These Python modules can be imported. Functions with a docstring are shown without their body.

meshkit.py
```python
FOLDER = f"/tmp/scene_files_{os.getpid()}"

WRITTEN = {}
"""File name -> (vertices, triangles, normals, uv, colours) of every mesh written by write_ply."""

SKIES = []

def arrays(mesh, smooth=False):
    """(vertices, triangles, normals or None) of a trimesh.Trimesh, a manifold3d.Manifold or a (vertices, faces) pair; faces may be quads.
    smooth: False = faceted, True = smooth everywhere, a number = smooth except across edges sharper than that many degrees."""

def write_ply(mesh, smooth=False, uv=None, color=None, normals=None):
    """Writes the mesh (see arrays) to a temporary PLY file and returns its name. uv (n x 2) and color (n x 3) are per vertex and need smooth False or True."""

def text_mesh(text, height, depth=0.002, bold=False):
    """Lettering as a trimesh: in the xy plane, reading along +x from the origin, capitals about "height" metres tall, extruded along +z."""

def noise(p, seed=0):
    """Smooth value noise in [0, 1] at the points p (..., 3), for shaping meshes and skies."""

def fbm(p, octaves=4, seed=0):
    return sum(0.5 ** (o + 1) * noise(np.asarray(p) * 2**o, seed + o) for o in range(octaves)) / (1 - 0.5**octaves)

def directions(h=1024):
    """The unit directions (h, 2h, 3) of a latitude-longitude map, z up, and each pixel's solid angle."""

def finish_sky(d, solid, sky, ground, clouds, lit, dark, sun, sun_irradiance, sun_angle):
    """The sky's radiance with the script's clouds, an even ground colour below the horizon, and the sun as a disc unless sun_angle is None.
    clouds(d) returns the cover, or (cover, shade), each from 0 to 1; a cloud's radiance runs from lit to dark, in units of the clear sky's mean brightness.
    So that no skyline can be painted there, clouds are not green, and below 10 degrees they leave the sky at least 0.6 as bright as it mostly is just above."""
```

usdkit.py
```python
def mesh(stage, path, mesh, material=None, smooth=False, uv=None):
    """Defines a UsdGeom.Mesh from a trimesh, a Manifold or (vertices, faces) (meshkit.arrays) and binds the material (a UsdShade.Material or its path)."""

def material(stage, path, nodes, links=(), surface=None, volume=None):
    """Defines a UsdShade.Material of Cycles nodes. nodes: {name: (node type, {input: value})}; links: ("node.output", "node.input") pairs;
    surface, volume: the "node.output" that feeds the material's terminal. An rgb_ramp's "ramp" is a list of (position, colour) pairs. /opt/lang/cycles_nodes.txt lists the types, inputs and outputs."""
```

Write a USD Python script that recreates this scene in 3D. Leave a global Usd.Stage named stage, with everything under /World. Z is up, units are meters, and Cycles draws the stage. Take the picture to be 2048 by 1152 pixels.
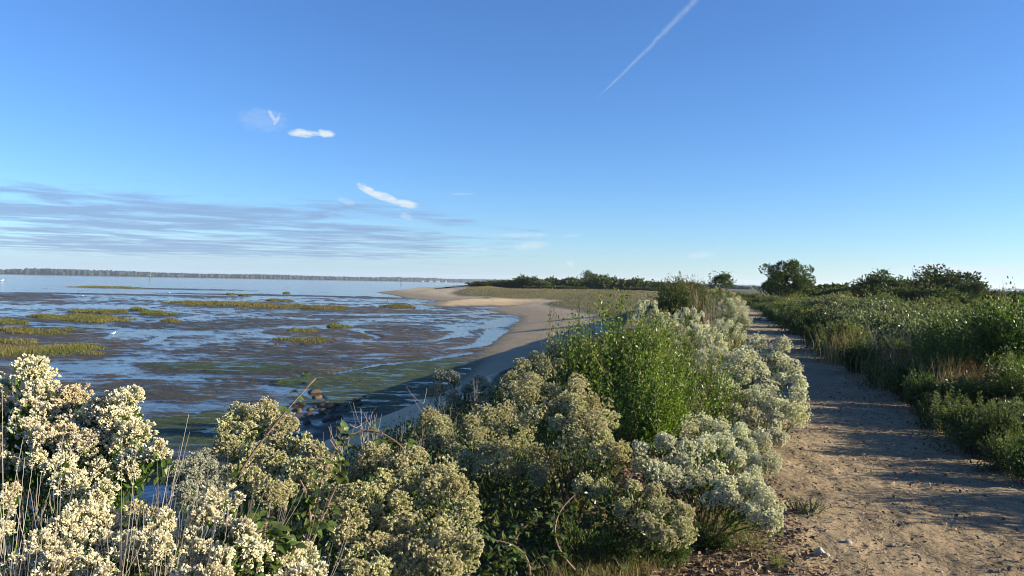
import math, numpy as np, trimesh, usdkit, meshkit
from pxr import Usd, UsdGeom, UsdLux, UsdShade, Gf, Sdf, Vt

stage = Usd.Stage.CreateInMemory()
UsdGeom.SetStageUpAxis(stage, UsdGeom.Tokens.z)
UsdGeom.SetStageMetersPerUnit(stage, 1.0)
UsdGeom.Xform.Define(stage, '/World')
UsdGeom.Scope.Define(stage, '/World/Looks')

# ------------------------------------------------------------------ camera
F = 1500.0                                   # focal length in pixels of the 2048 wide photograph
EYE = np.array([0.0, 0.0, 1.6])
ROLL, PITCH = math.atan(0.019), math.atan(0.007)
_up0 = np.array([0, math.sin(PITCH), math.cos(PITCH)])
FWD = np.array([0, math.cos(PITCH), -math.sin(PITCH)])
RIGHT = math.cos(ROLL) * np.array([1.0, 0, 0]) + math.sin(ROLL) * _up0
UP = -math.sin(ROLL) * np.array([1.0, 0, 0]) + math.cos(ROLL) * _up0
cam = UsdGeom.Camera.Define(stage, '/World/camera')
cam.CreateHorizontalApertureAttr(36.0)
cam.CreateVerticalApertureAttr(20.25)
cam.CreateFocalLengthAttr(36.0 * F / 2048)
cam.CreateClippingRangeAttr(Gf.Vec2f(0.05, 30000.0))
m = Gf.Matrix4d(*[float(x) for r in ((*RIGHT, 0), (*UP, 0), (*(-FWD), 0), (*EYE, 1)) for x in r])
cam.AddTransformOp().Set(m)
EXPOSURE = 1.56
cam.CreateExposureAttr(EXPOSURE)

SUN_AZ, SUN_EL = math.radians(98), math.radians(16.5)      # clockwise from +y, above the horizon
SUN = np.array([math.sin(SUN_AZ) * math.cos(SUN_EL), math.cos(SUN_AZ) * math.cos(SUN_EL), math.sin(SUN_EL)])
SKY_STRENGTH, SUN_INT = 0.070, 1.25


def ray(px, py):
    d = (px - 1024) / F * RIGHT + (576 - py) / F * UP + FWD
    return d / np.linalg.norm(d)


def at(px, py, Y):                            # the point seen at a pixel, Y metres ahead
    d = ray(px, py)
    return EYE + d * (Y / d[1])


def on(px, py, z):                            # the point seen at a pixel, at height z
    d = ray(px, py)
    return EYE + d * ((z - EYE[2]) / d[2])


class Graph:                                  # small helper to write node graphs
    def __init__(s):
        s.n, s.l = {}, []

    def add(s, kind, out, **inp):
        name = f'{kind}_{len(s.n)}'
        const = {}
        for k, v in inp.items():
            if isinstance(v, str) and '.' in v and v.split('.')[0] in s.n:
                s.l.append((v, f'{name}.{k}'))
            else:
                const[k] = v
        s.n[name] = (kind, const)
        return f'{name}.{out}'

    def math(s, t, a, b=0.0, c=0.0, clamp=False):
        return s.add('math', 'value', math_type=t, value1=a, value2=b, value3=c, use_clamp=clamp)

    def dot(s, v, w):
        return s.add('vector_math', 'value', math_type='dot_product', vector1=v, vector2=w)

    def rng(s, v, a, b, c=0.0, d=1.0, smooth=True):
        return s.add('map_range', 'result', range_type='smoothstep' if smooth else 'linear', value=v, from_min=a, from_max=b, to_min=c, to_max=d, clamp=True)

    def mix(s, f, a, b, t='mix'):
        return s.add('mix_color', 'result', blend_type=t, fac=f, a=a, b=b)

    def noise(s, v, scale, detail=3.0, rough=0.5, dist=0.0):
        return s.add('noise_texture', 'fac', vector=v, scale=scale, detail=detail, roughness=rough, distortion=dist)

    def material(s, name, surface=None, volume=None):
        return usdkit.material(stage, f'/World/Looks/{name}', s.n, s.l, surface=surface, volume=volume)


# ------------------------------------------------------------------ sky
def make_sky():
    g = Graph()
    sky = g.add('sky_texture', 'color', sky_type='single_scattering', sun_disc=False, sun_elevation=SUN_EL, sun_rotation=SUN_AZ,
                altitude=0.0, air_density=SKY_AIR, aerosol_density=SKY_DUST, ozone_density=SKY_OZONE)
    sky = g.add('hsv', 'color', color=sky, hue=SKY_HUE, saturation=SKY_SAT, value=1.0)
    d = g.add('texture_coordinate', 'generated')
    x, y, z = (g.add('separate_xyz', k, vector=d) for k in 'xyz')
    # the cloud layers lie on flat sheets overhead: project the view direction onto one
    zz = g.math('maximum', z, 0.012)
    u, v = g.math('divide', x, zz), g.math('divide', y, zz)
    flat = g.add('combine_xyz', 'vector', x=u, y=v, z=0.0)
    az = g.add('math', 'value', math_type='arctan2', value1=x, value2=y)        # 0 ahead, negative to the left
    el = g.add('math', 'value', math_type='arcsine', value1=z)
    R = math.radians
    # grey-violet stratocumulus bank, low over the bay on the left
    warp = g.noise(flat, 0.11, 2.0)
    n1 = g.noise(flat, 0.55, 7.0, 0.64, 0.3)
    n2 = g.noise(flat, 0.085, 3.0, 0.5)
    tot = g.math('add', g.math('multiply', n1, 0.62), g.math('multiply', n2, 0.38))
    left = g.rng(az, R(12), R(-15))
    low = g.math('multiply', g.rng(el, R(8.8), R(4.4)), g.rng(el, R(0.7), R(2.0)))
    thr = g.math('subtract', 0.70, g.math('multiply', g.math('multiply', left, low), 0.25))
    cover = g.rng(g.math('subtract', tot, thr), -0.07, 0.09)
    cover = g.math('multiply', cover, g.math('multiply', g.rng(el, R(9), R(7)), 0.80))
    cover = g.math('multiply', cover, g.rng(az, R(14), R(2)))
    lit = g.rng(g.noise(flat, 0.30, 5.0, 0.6), 0.44, 0.62)
    hazy = g.math('multiply', g.math('multiply', lit, g.rng(az, R(10), R(-12))), g.math('multiply', g.rng(el, R(5), R(2.5)), g.rng(el, R(0.6), R(1.6))))
    c = g.mix(g.math('multiply', hazy, 0.7), sky, CLOUD_LIT)
    c = g.mix(cover, c, CLOUD_DARK)
    # the dim violet haze right above the far shore
    c = g.mix(g.math('multiply', g.math('multiply', g.rng(el, R(2.8), R(0.5)), g.rng(az, R(20), R(-20))), 0.55), c, CLOUD_HAZE)
    # small high wisps, each with its own place, length, height and tilt
    fine = g.noise(g.add('vector_math', 'vector', math_type='multiply', vector1=d, vector2=(40.0, 40.0, 110.0)), 1.9, 7.0, 0.72, 0.5)
    wob = g.math('multiply', g.math('subtract', g.noise(d, 22.0, 3.0), 0.5), 0.02)
    for px, py, hw, hh, tilt, s in WISPS:
        c0 = ray(px, py)
        e = np.cross([0, 0, 1], c0); e = -e / np.linalg.norm(e); nn = np.cross(e, c0); nn = nn if nn[2] > 0 else -nn
        a = math.radians(tilt)
        e2, n2v = math.cos(a) * e + math.sin(a) * nn, -math.sin(a) * e + math.cos(a) * nn
        du = g.math('divide', g.dot(d, tuple(e2)), hw / F)
        dv = g.math('divide', g.math('add', g.dot(d, tuple(n2v)), g.math('multiply', wob, 0.35)), hh / F)
        r2 = g.math('add', g.math('multiply', du, du), g.math('multiply', dv, dv))
        mask = g.math('multiply', g.rng(r2, 1.6, 0.0), g.rng(g.dot(d, tuple(c0)), 0.9, 0.95))
        f = g.rng(g.math('add', g.math('multiply', mask, 0.56), g.math('multiply', fine, 1.15)), 0.76, 1.24)
        c = g.mix(g.math('multiply', g.math('multiply', f, g.rng(mask, 0.0, 0.15)), s), c, CLOUD_WHITE)
    # the contrail: a ribbon along a great circle, wider and softer at its older end
    a0, a1 = ray(1198, 192), ray(1420, -32)
    n = np.cross(a0, a1); n /= np.linalg.norm(n)
    t = np.cross(n, a0); t /= np.linalg.norm(t)
    span = math.acos(float(a0 @ a1))
    along = g.math('divide', g.dot(d, tuple(t)), math.sin(span))
    bend = g.math('multiply', g.math('multiply', along, g.math('subtract', 1.0, along)), CONTRAIL_BEND)
    jit = g.math('multiply', g.math('subtract', g.noise(d, 60.0, 4.0, 0.6), 0.5), 0.0046)
    across = g.math('absolute', g.math('add', g.math('add', g.dot(d, tuple(n)), jit), bend))
    width = g.math('add', 0.0009, g.math('multiply', g.math('maximum', along, 0.0), 0.0040))
    q = g.rng(g.math('divide', across, width), 1.5, -0.5)
    ends = g.math('multiply', g.rng(along, -0.07, 0.09), g.rng(along, 2.4, 1.6))
    streak = g.rng(g.noise(g.add('vector_math', 'vector', math_type='multiply', vector1=d, vector2=(1.0, 1.0, 1.0)), 130.0, 3.0), 0.25, 0.65, 0.55, 1.0)
    c = g.mix(g.math('multiply', g.math('multiply', q, ends), g.math('multiply', streak, 0.29)), c, CLOUD_WHITE)
    bg = g.add('background_shader', 'background', color=c, strength=SKY_STRENGTH)
    mat = g.material('sky_air', surface=bg)
    dome = UsdLux.DomeLight.Define(stage, '/World/sky')
    UsdShade.MaterialBindingAPI.Apply(dome.GetPrim()).Bind(mat)
    dome.GetPrim().SetCustomDataByKey('kind', 'structure')


SKY_AIR, SKY_DUST, SKY_OZONE, SKY_SAT, SKY_HUE = 1.0, 0.0, 7.0, 1.02, 0.505
CLOUD_DARK, CLOUD_HAZE = (1.25, 1.9, 3.1), (1.7, 2.5, 3.4)
CLOUD_LIT, CLOUD_WHITE = (2.4, 3.3, 4.1), (3.6, 4.1, 4.5)
CONTRAIL_BEND = -0.006
WISPS = [  # pixel, half length, half height, tilt, strength
    (606, 267, 34, 9, 0, 1.0), (653, 267, 20, 9, 0, 1.0), (545, 232, 16, 4, -60, 0.5), (553, 240, 14, 4, 65, 0.45), (525, 240, 50, 26, 0, 0.16),
    (738, 383, 30, 9, -28, 1.0), (775, 396, 34, 9, -22, 1.0), (812, 408, 28, 10, -8, 1.0),
    (692, 403, 20, 7, -15, 0.4), (812, 434, 16, 8, -20, 0.35), (925, 389, 30, 3, 0, 0.25),
    (1040, 470, 70, 5, 0, 0.35), (1145, 472, 26, 4, 3, 0.25), (1060, 492, 46, 10, 6, 0.5), (1140, 527, 10, 7, 0, 0.6),
    (1400, 511, 32, 8, 8, 0.4), (1850, 538, 60, 10, 2, 0.55), (1925, 540, 90, 10, -2, 0.9), (1990, 545, 60, 9, 0, 0.7), (940, 500, 70, 6, 3, 0.3)]
make_sky()
sun = UsdLux.DistantLight.Define(stage, '/World/sun')
sun.CreateIntensityAttr(SUN_INT); sun.CreateAngleAttr(0.5); sun.CreateNormalizeAttr(True)
sun.CreateColorAttr(Gf.Vec3f(1.0, 0.87, 0.66))
_z = SUN; _x = np.cross([0, 0, 1.0], _z); _x /= np.linalg.norm(_x); _y = np.cross(_z, _x)
UsdGeom.Xformable(sun).AddTransformOp().Set(Gf.Matrix4d(*[float(x) for r in ((*_x, 0), (*_y, 0), (*_z, 0), (0, 0, 50, 1)) for x in r]))


WATER = -3.0                                 # the level of the bay

# ------------------------------------------------------------------ helpers: prims, names, tags
NAMES = {}


def numbered(parent, name):
    k = NAMES.get((parent, name), 0)
    NAMES[(parent, name)] = k + 1
    return f'{parent}/{name}' + (f'_{k:03d}' if k else '')


def tag(prim, label=None, cat=None, group=None, kind=None):
    for k, v in (('label', label), ('category', cat), ('group', group), ('kind', kind)):
        if v:
            prim.SetCustomDataByKey(k, v)
    return prim


def thing(name, label, cat, loc=(0, 0, 0), rz=0.0, scale=None, group=None):
    x = UsdGeom.Xform.Define(stage, numbered('/World', name))
    x.AddTranslateOp().Set(Gf.Vec3d(*[float(v) for v in loc]))
    if rz:
        x.AddRotateZOp().Set(math.degrees(rz))
    if scale is not None:
        x.AddScaleOp().Set(Gf.Vec3f(*[float(v) for v in scale]))
    return tag(x.GetPrim(), label, cat, group)


class MB:                                    # gathers vertices, faces and colours, then writes one mesh
    def __init__(s):
        s.v, s.f, s.c, s.n = [], [], [], 0

    def add(s, v, f, c):
        v = np.asarray(v, float).reshape(-1, 3)
        s.v.append(v); s.f.append(np.asarray(f, int) + s.n)
        s.c.append(np.broadcast_to(np.asarray(c, float), v.shape)); s.n += len(v)

    def build(s, path_parent, name, mat, smooth=False, origin=(0, 0, 0)):
        if not s.n:
            return None
        v, f, c = np.vstack(s.v) - np.asarray(origin, float), np.vstack(s.f), np.clip(np.vstack(s.c), 0.002, 0.9)
        p = usdkit.mesh(stage, numbered(str(path_parent), name), (v, f), M[mat], smooth=smooth)
        UsdGeom.PrimvarsAPI(p).CreatePrimvar('tint', Sdf.ValueTypeNames.Color3fArray, 'vertex').Set(Vt.Vec3fArray.FromNumpy(c.astype(np.float32)))
        return p.GetPrim()


def unit(a):
    return a / np.maximum(np.linalg.norm(a, axis=-1, keepdims=True), 1e-9)


def perp(a):                                 # some unit vector at right angles to each row
    h = np.where(np.abs(a[..., 2:3]) < 0.9, [0, 0, 1.0], [1.0, 0, 0])
    return unit(np.cross(a, h))


def rand_unit(r, n):
    return unit(r.normal(size=(n, 3)))


def jitter(r, col, n, v=0.25, h=0.08):       # n colours around one, differing in value and a little in hue
    return np.asarray(col) * (1 + r.uniform(-v, v, (n, 1))) * (1 + r.uniform(-h, h, (n, 3)))


def leaves(mb, r, P, D, L, W, col, fold=0.25, droop=0.0):
    """Folded four-cornered leaves from P along D."""
    n = len(P)
    if n == 0:
        return
    D = unit(D)
    S = perp(D)
    a = r.uniform(0, 2 * np.pi, (n, 1))
    S = S * np.cos(a) + np.cross(D, S) * np.sin(a)
    N = np.cross(D, S)
    L, W = np.broadcast_to(np.reshape(L, (-1, 1)), (n, 1)), np.broadcast_to(np.reshape(W, (-1, 1)), (n, 1))
    tip = P + D * L + np.array([0, 0, -1.0]) * L * droop
    mid = P + D * L * 0.48
    v = np.stack([P, mid + S * W / 2 + N * W * fold, tip, mid - S * W / 2 + N * W * fold], 1).reshape(-1, 3)
    i = np.arange(n)[:, None] * 4
    f = np.concatenate([i + [0, 1, 2], i + [0, 2, 3]], 0)
    mb.add(v, f, np.repeat(col, 4, 0))


def buds(mb, r, P, D, L, W, c0, c1, c2):
    """Small brush-shaped flower heads: narrow green foot, broad pale head."""
    n = len(P)
    D = unit(D); S = perp(D); T = np.cross(D, S)
    L, W = np.reshape(L, (-1, 1)), np.reshape(W, (-1, 1))
    ring = [P + D * L * 0.72 + (S * math.cos(t) + T * math.sin(t)) * W / 2 for t in (0, 2.094, 4.189)]
    v = np.stack([P, *ring, P + D * L], 1).reshape(-1, 3)
    i = np.arange(n)[:, None] * 5
    f = np.concatenate([i + x for x in ([0, 2, 1], [0, 3, 2], [0, 1, 3], [4, 1, 2], [4, 2, 3], [4, 3, 1])], 0)
    c = np.stack([c0, c1, c1, c1, c2], 1).reshape(-1, 3)
    mb.add(v, f, c)


def tube(mb, pts, r0, r1, col, sides=3):
    pts = np.asarray(pts, float)
    n = len(pts)
    t = unit(np.gradient(pts, axis=0))
    s = perp(t); b = np.cross(t, s)
    rad = np.linspace(r0, r1, n)[:, None, None]
    a = np.arange(sides) * 2 * np.pi / sides
    ring = pts[:, None] + rad * (s[:, None] * np.cos(a)[None, :, None] + b[:, None] * np.sin(a)[None, :, None])
    i = (np.arange(n - 1)[:, None] * sides + np.arange(sides)).ravel()
    j = (np.arange(n - 1)[:, None] * sides + (np.arange(sides) + 1) % sides).ravel()
    f = np.concatenate([np.stack([i, j, j + sides], 1), np.stack([i, j + sides, i + sides], 1)])
    mb.add(ring.reshape(-1, 3), f, col)


def bez(p0, p1, p2, n):
    t = np.linspace(0, 1, n)[:, None]
    return (1 - t) ** 2 * np.asarray(p0) + 2 * t * (1 - t) * np.asarray(p1) + t * t * np.asarray(p2)


# ------------------------------------------------------------------ materials
M = {}


def leaf_material(name, trans=0.35, rough=0.5, spec=0.35, vary=0.3, through=(1.25, 1.3, 0.75)):
    g = Graph()
    c = g.add('attribute', 'color', attribute='tint')
    k = g.add('object_info', 'random')
    c = g.add('hsv', 'color', color=c, hue=g.rng(k, 0, 1, 0.488, 0.512, False), saturation=1.0, value=g.rng(k, 0, 1, 1 - vary, 1 + vary, False))
    p = g.add('principled_bsdf', 'BSDF', base_color=c, roughness=rough, specular_ior_level=spec)
    t = g.add('translucent_bsdf', 'BSDF', color=g.mix(1.0, c, through, 'multiply'))
    M[name] = g.material(name, surface=g.add('mix_closure', 'closure', fac=trans, closure1=p, closure2=t))


leaf_material('leaf_green', 0.38, 0.42, 0.4, 0.12)
leaf_material('leaf_matt', 0.25, 0.6, 0.2, 0.15)
leaf_material('leaf_far', 0.18, 0.7, 0.15, 0.2)
leaf_material('blossom', 0.42, 0.75, 0.1, 0.05, (1.06, 1.07, 0.92))
leaf_material('grass_blade', 0.35, 0.55, 0.25, 0.1)


def solid(name, rough=0.8, spec=0.25, nscale=60.0, amount=0.35, bump=0.4, dist=0.004):
    g = Graph()
    c = g.add('attribute', 'color', attribute='tint')
    p = g.add('texture_coordinate', 'object')
    n = g.noise(p, nscale, 4.0, 0.6)
    c = g.mix(1.0, c, g.add('rgb_ramp', 'color', fac=n, ramp=[(0.25, (1 - amount,) * 3), (0.75, (1 + amount,) * 3)]), 'multiply')
    b = g.add('bump', 'normal', height=n, strength=bump, distance=dist)
    M[name] = g.material(name, surface=g.add('principled_bsdf', 'BSDF', base_color=c, roughness=rough, specular_ior_level=spec, normal=b))


solid('bark', 0.85, 0.2, 40.0, 0.3, 0.5, 0.004)
solid('stone', 0.75, 0.35, 9.0, 0.4, 0.7, 0.03)
solid('litter', 0.85, 0.2, 80.0, 0.3, 0.2, 0.002)
solid('plain_paint', 0.6, 0.3, 3.0, 0.08, 0.1, 0.01)
solid('plumage', 0.8, 0.2, 20.0, 0.06, 0.1, 0.004)


def ground_material(name, layers, rough, bumps, spec=0.25):
    """Ground: the tint of the place times layered noise; bumps = [(scale, metres)]."""
    g = Graph()
    pos = g.add('geometry', 'position')
    c = g.add('attribute', 'color', attribute='tint')
    for scale, lo, hi, detail in layers:
        c = g.mix(1.0, c, g.add('rgb_ramp', 'color', fac=g.noise(pos, scale, detail, 0.62), ramp=[(0.28, lo), (0.72, hi)]), 'multiply')
    nrm = None
    for scale, depth, detail in bumps:
        kw = {'normal': nrm} if nrm else {}
        h = g.add('voronoi_texture', 'distance', vector=pos, feature='smooth_f1', scale=-scale, smoothness=0.6) if scale < 0 else g.noise(pos, scale, detail, 0.65)
        nrm = g.add('bump', 'normal', height=h, strength=1.0, distance=depth, **kw)
    M[name] = g.material(name, surface=g.add('principled_bsdf', 'BSDF', base_color=c, roughness=rough, specular_ior_level=spec, normal=nrm))


_w = lambda a, b: ((a,) * 3, (b,) * 3)
ground_material('path_sand', [(0.8, (0.74, 0.70, 0.66), (1.18, 1.16, 1.14), 5.0), (7.0, *_w(0.68, 1.25), 5.0), (120.0, *_w(0.8, 1.2), 3.0)], 0.9, [(2.5, 0.10, 3.0), (-4.2, 0.06, 0), (13.0, 0.05, 4.0), (60.0, 0.016, 4.0)])
ground_material('bank_soil', [(1.3, (0.7, 0.75, 0.7), (1.2, 1.15, 1.15), 5.0), (22.0, *_w(0.6, 1.35), 5.0)], 0.92, [(5.0, 0.06, 4.0), (40.0, 0.025, 4.0)])
ground_material('beach_sand', [(0.05, (0.93, 0.93, 0.95), (1.05, 1.05, 1.03), 3.0), (0.6, *_w(0.86, 1.12), 5.0)], 0.85, [(0.9, 0.06, 4.0), (6.0, 0.02, 4.0)])


def mud_material():
    g = Graph()
    pos = g.add('geometry', 'position')
    c = g.add('attribute', 'color', attribute='tint')
    n = g.noise(pos, 0.35, 6.0, 0.65)
    c = g.mix(1.0, c, g.add('rgb_ramp', 'color', fac=n, ramp=[(0.3, (0.75, 0.72, 0.7)), (0.7, (1.22, 1.16, 1.1))]), 'multiply')
    f = g.noise(pos, 2.6, 6.0, 0.7)
    c = g.mix(1.0, c, g.add('rgb_ramp', 'color', fac=f, ramp=[(0.3, (0.6, 0.6, 0.6)), (0.7, (1.3, 1.3, 1.3))]), 'multiply')
    wet = g.rng(g.noise(g.add('vector_math', 'vector', math_type='multiply', vector1=pos, vector2=(0.5, 1.2, 1.0)), 1.3, 6.0, 0.7), 0.53, 0.60)            # films of water left in the hollows
    low = g.rng(g.add('separate_xyz', 'z', vector=pos), WATER + 0.032, WATER + 0.002)    # mud just clear of the water is soaked
    wet = g.math('maximum', wet, low)
    rough = g.math('subtract', 0.66, g.math('multiply', wet, 0.50))
    dry = g.math('subtract', 1.0, g.math('multiply', wet, 0.70))
    b = g.add('bump', 'normal', height=f, strength=dry, distance=0.10)
    b = g.add('bump', 'normal', height=g.noise(pos, 11.0, 4.0, 0.6), strength=dry, distance=0.02, normal=b)
    M['mud'] = g.material('mud', surface=g.add('principled_bsdf', 'BSDF', base_color=c, roughness=rough, specular_ior_level=0.22, normal=b))


mud_material()


def water_material():
    g = Graph()
    pos = g.add('geometry', 'position')
    stretch = g.add('vector_math', 'vector', math_type='multiply', vector1=pos, vector2=(1.0, 0.6, 1.0))
    calm = g.rng(g.noise(pos, 0.012, 3.0), 0.35, 0.65)
    r = g.noise(stretch, 3.2, 4.0, 0.6)
    r2 = g.noise(stretch, 0.5, 3.0, 0.5)
    b = g.add('bump', 'normal', height=r, strength=g.math('add', 0.4, g.math('multiply', calm, 0.4)), distance=0.06)
    b = g.add('bump', 'normal', height=r2, strength=0.6, distance=0.16, normal=b)
    c = g.add('rgb_ramp', 'color', fac=g.noise(pos, 0.02, 3.0), ramp=[(0.3, (0.022, 0.030, 0.036)), (0.7, (0.035, 0.040, 0.042))])
    M['water'] = g.material('water', surface=g.add('principled_bsdf', 'BSDF', base_color=c, roughness=0.10, ior=1.33, specular_ior_level=0.5, normal=b))


water_material()

# ------------------------------------------------------------------ the lie of the land
_PY = np.array([-10.0, 0, 3, 6.4, 8.6, 13, 17.5, 33, 62, 140])
_PX = np.array([-0.6, 1.9, 2.65, 3.3, 3.95, 5.55, 6.6, 10.6, 18.0, 38.0]) + 0.05   # right edge, minus half the width
PATH_W = 1.15


def path_x(y):
    return np.interp(y, _PY, _PX)


def path_d(x, y):                             # signed distance from the path's middle, positive to the right
    return (x - path_x(y)) * 0.962


SHORE_PX = [(120, 1152), (300, 1010), (520, 935), (660, 880), (790, 832), (890, 785), (945, 738), (978, 702), (1012, 668), (1040, 642), (1043, 634),
            (1010, 628), (975, 620), (1000, 615), (1034, 612), (960, 612), (880, 613), (838, 609), (870, 606), (897, 603), (850, 600), (812, 596), (790, 591), (776, 588.5)]
SHORE = np.array([on(px, py, WATER)[:2] for px, py in SHORE_PX] + [(-52, 285), (-38, 330), (20, 420), (200, 700), (900, 1400), (3000, 1400), (3000, -60), (-5.5, -60), (-5.5, 2)])
import shapely
_poly = shapely.Polygon(SHORE)


def shore_s(x, y):                            # signed distance from the tide line, positive on land
    p = shapely.points(x, y)
    d = shapely.distance(_poly.exterior, p)
    return np.where(shapely.contains_xy(_poly, x, y), d, -d)


def n2(x, y, s, seed=0, o=4):
    return meshkit.fbm(np.stack([x * s, y * s, np.zeros_like(x) + 0.37], -1), o, seed) - 0.5


def smooth(t):
    t = np.clip(t, 0, 1)
    return t * t * (3 - 2 * t)


def ell(x, y, px, py, rx, ry, z=WATER):       # 1 at the middle, 0 at the rim of an ellipse seen in the picture
    c, ex, e1, e2 = on(px, py, z), on(px + rx, py + 0.019 * rx, z), on(px, py + ry, z), on(px, py - ry, z)
    a = np.linalg.norm(ex[:2] - c[:2])
    q = ((x - c[0]) - (y - c[1]) * (e2[0] - e1[0]) / (e2[1] - e1[1])) / a
    w = np.where(y > c[1], e2[1] - c[1], c[1] - e1[1])
    return 1 - np.sqrt(q * q + ((y - c[1]) / w) ** 2)


BARS = [  # mudbanks seen in the picture: x, y, half width, half height, metres above the water
    (60, 592, 100, 5.5, .22), (-30, 598, 120, 4, .15), (260, 589.5, 300, 1.6, .14), (520, 590, 260, 2.0, .10), (330, 578, 230, 2.0, .10), (760, 596, 130, 2.4, .06),
    (40, 741, 110, 9, .11), (200, 688, 100, 10, .09), (390, 652, 190, 9, .10), (560, 644, 150, 8, .07), (640, 633, 130, 4, .05),
    (470, 736, 250, 15, .09), (800, 653, 110, 9, .10), (800, 672, 118, 12, .11), (640, 688, 100, 8, .08), (790, 700, 145, 9, .11),
    (650, 706, 110, 8, .07), (620, 665, 130, 9, .07), (660, 725, 90, 6, .05), (620, 744, 60, 5, .06), (720, 622, 150, 5, .05), (560, 614, 260, 6, .05),
    (130, 640, 150, 7, .06), (60, 668, 170, 16, .10), (60, 705, 190, 22, .10), (480, 700, 110, 16, .05), (560, 765, 90, 8, .05), (350, 790, 90, 20, .04)]
CHANNELS = [  # runnels: picture points and half width in picture pixels
    ([(0, 657), (150, 652), (260, 658), (330, 672), (300, 688), (215, 690)], 5), ([(330, 668), (450, 662), (540, 656), (700, 648), (900, 650)], 4),
    ([(440, 701), (540, 694), (620, 689), (700, 683), (760, 676), (720, 664)], 4), ([(700, 684), (860, 682), (930, 668), (905, 655), (830, 648), (780, 648)], 6),
    ([(600, 714), (700, 710), (850, 706), (960, 690), (1000, 660)], 9), ([(620, 630), (760, 628), (900, 630), (1000, 624)], 5), ([(900, 660), (985, 652), (1010, 640)], 8),
    ([(560, 758), (660, 748), (760, 730), (860, 720), (940, 705)], 8), ([(0, 762), (120, 758), (300, 757), (460, 762), (600, 770)], 6), ([(640, 800), (600, 780), (520, 770)], 6),
    ([(0, 612), (250, 612), (420, 630), (300, 645)], 4), ([(0, 625), (100, 624), (300, 614)], 3)]
ALGAE = [(830, 765, 190, 36), (720, 800, 140, 36), (450, 737, 170, 11), (880, 732, 90, 16), (370, 870, 150, 40), (650, 770, 110, 22), (470, 845, 120, 25)]


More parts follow.
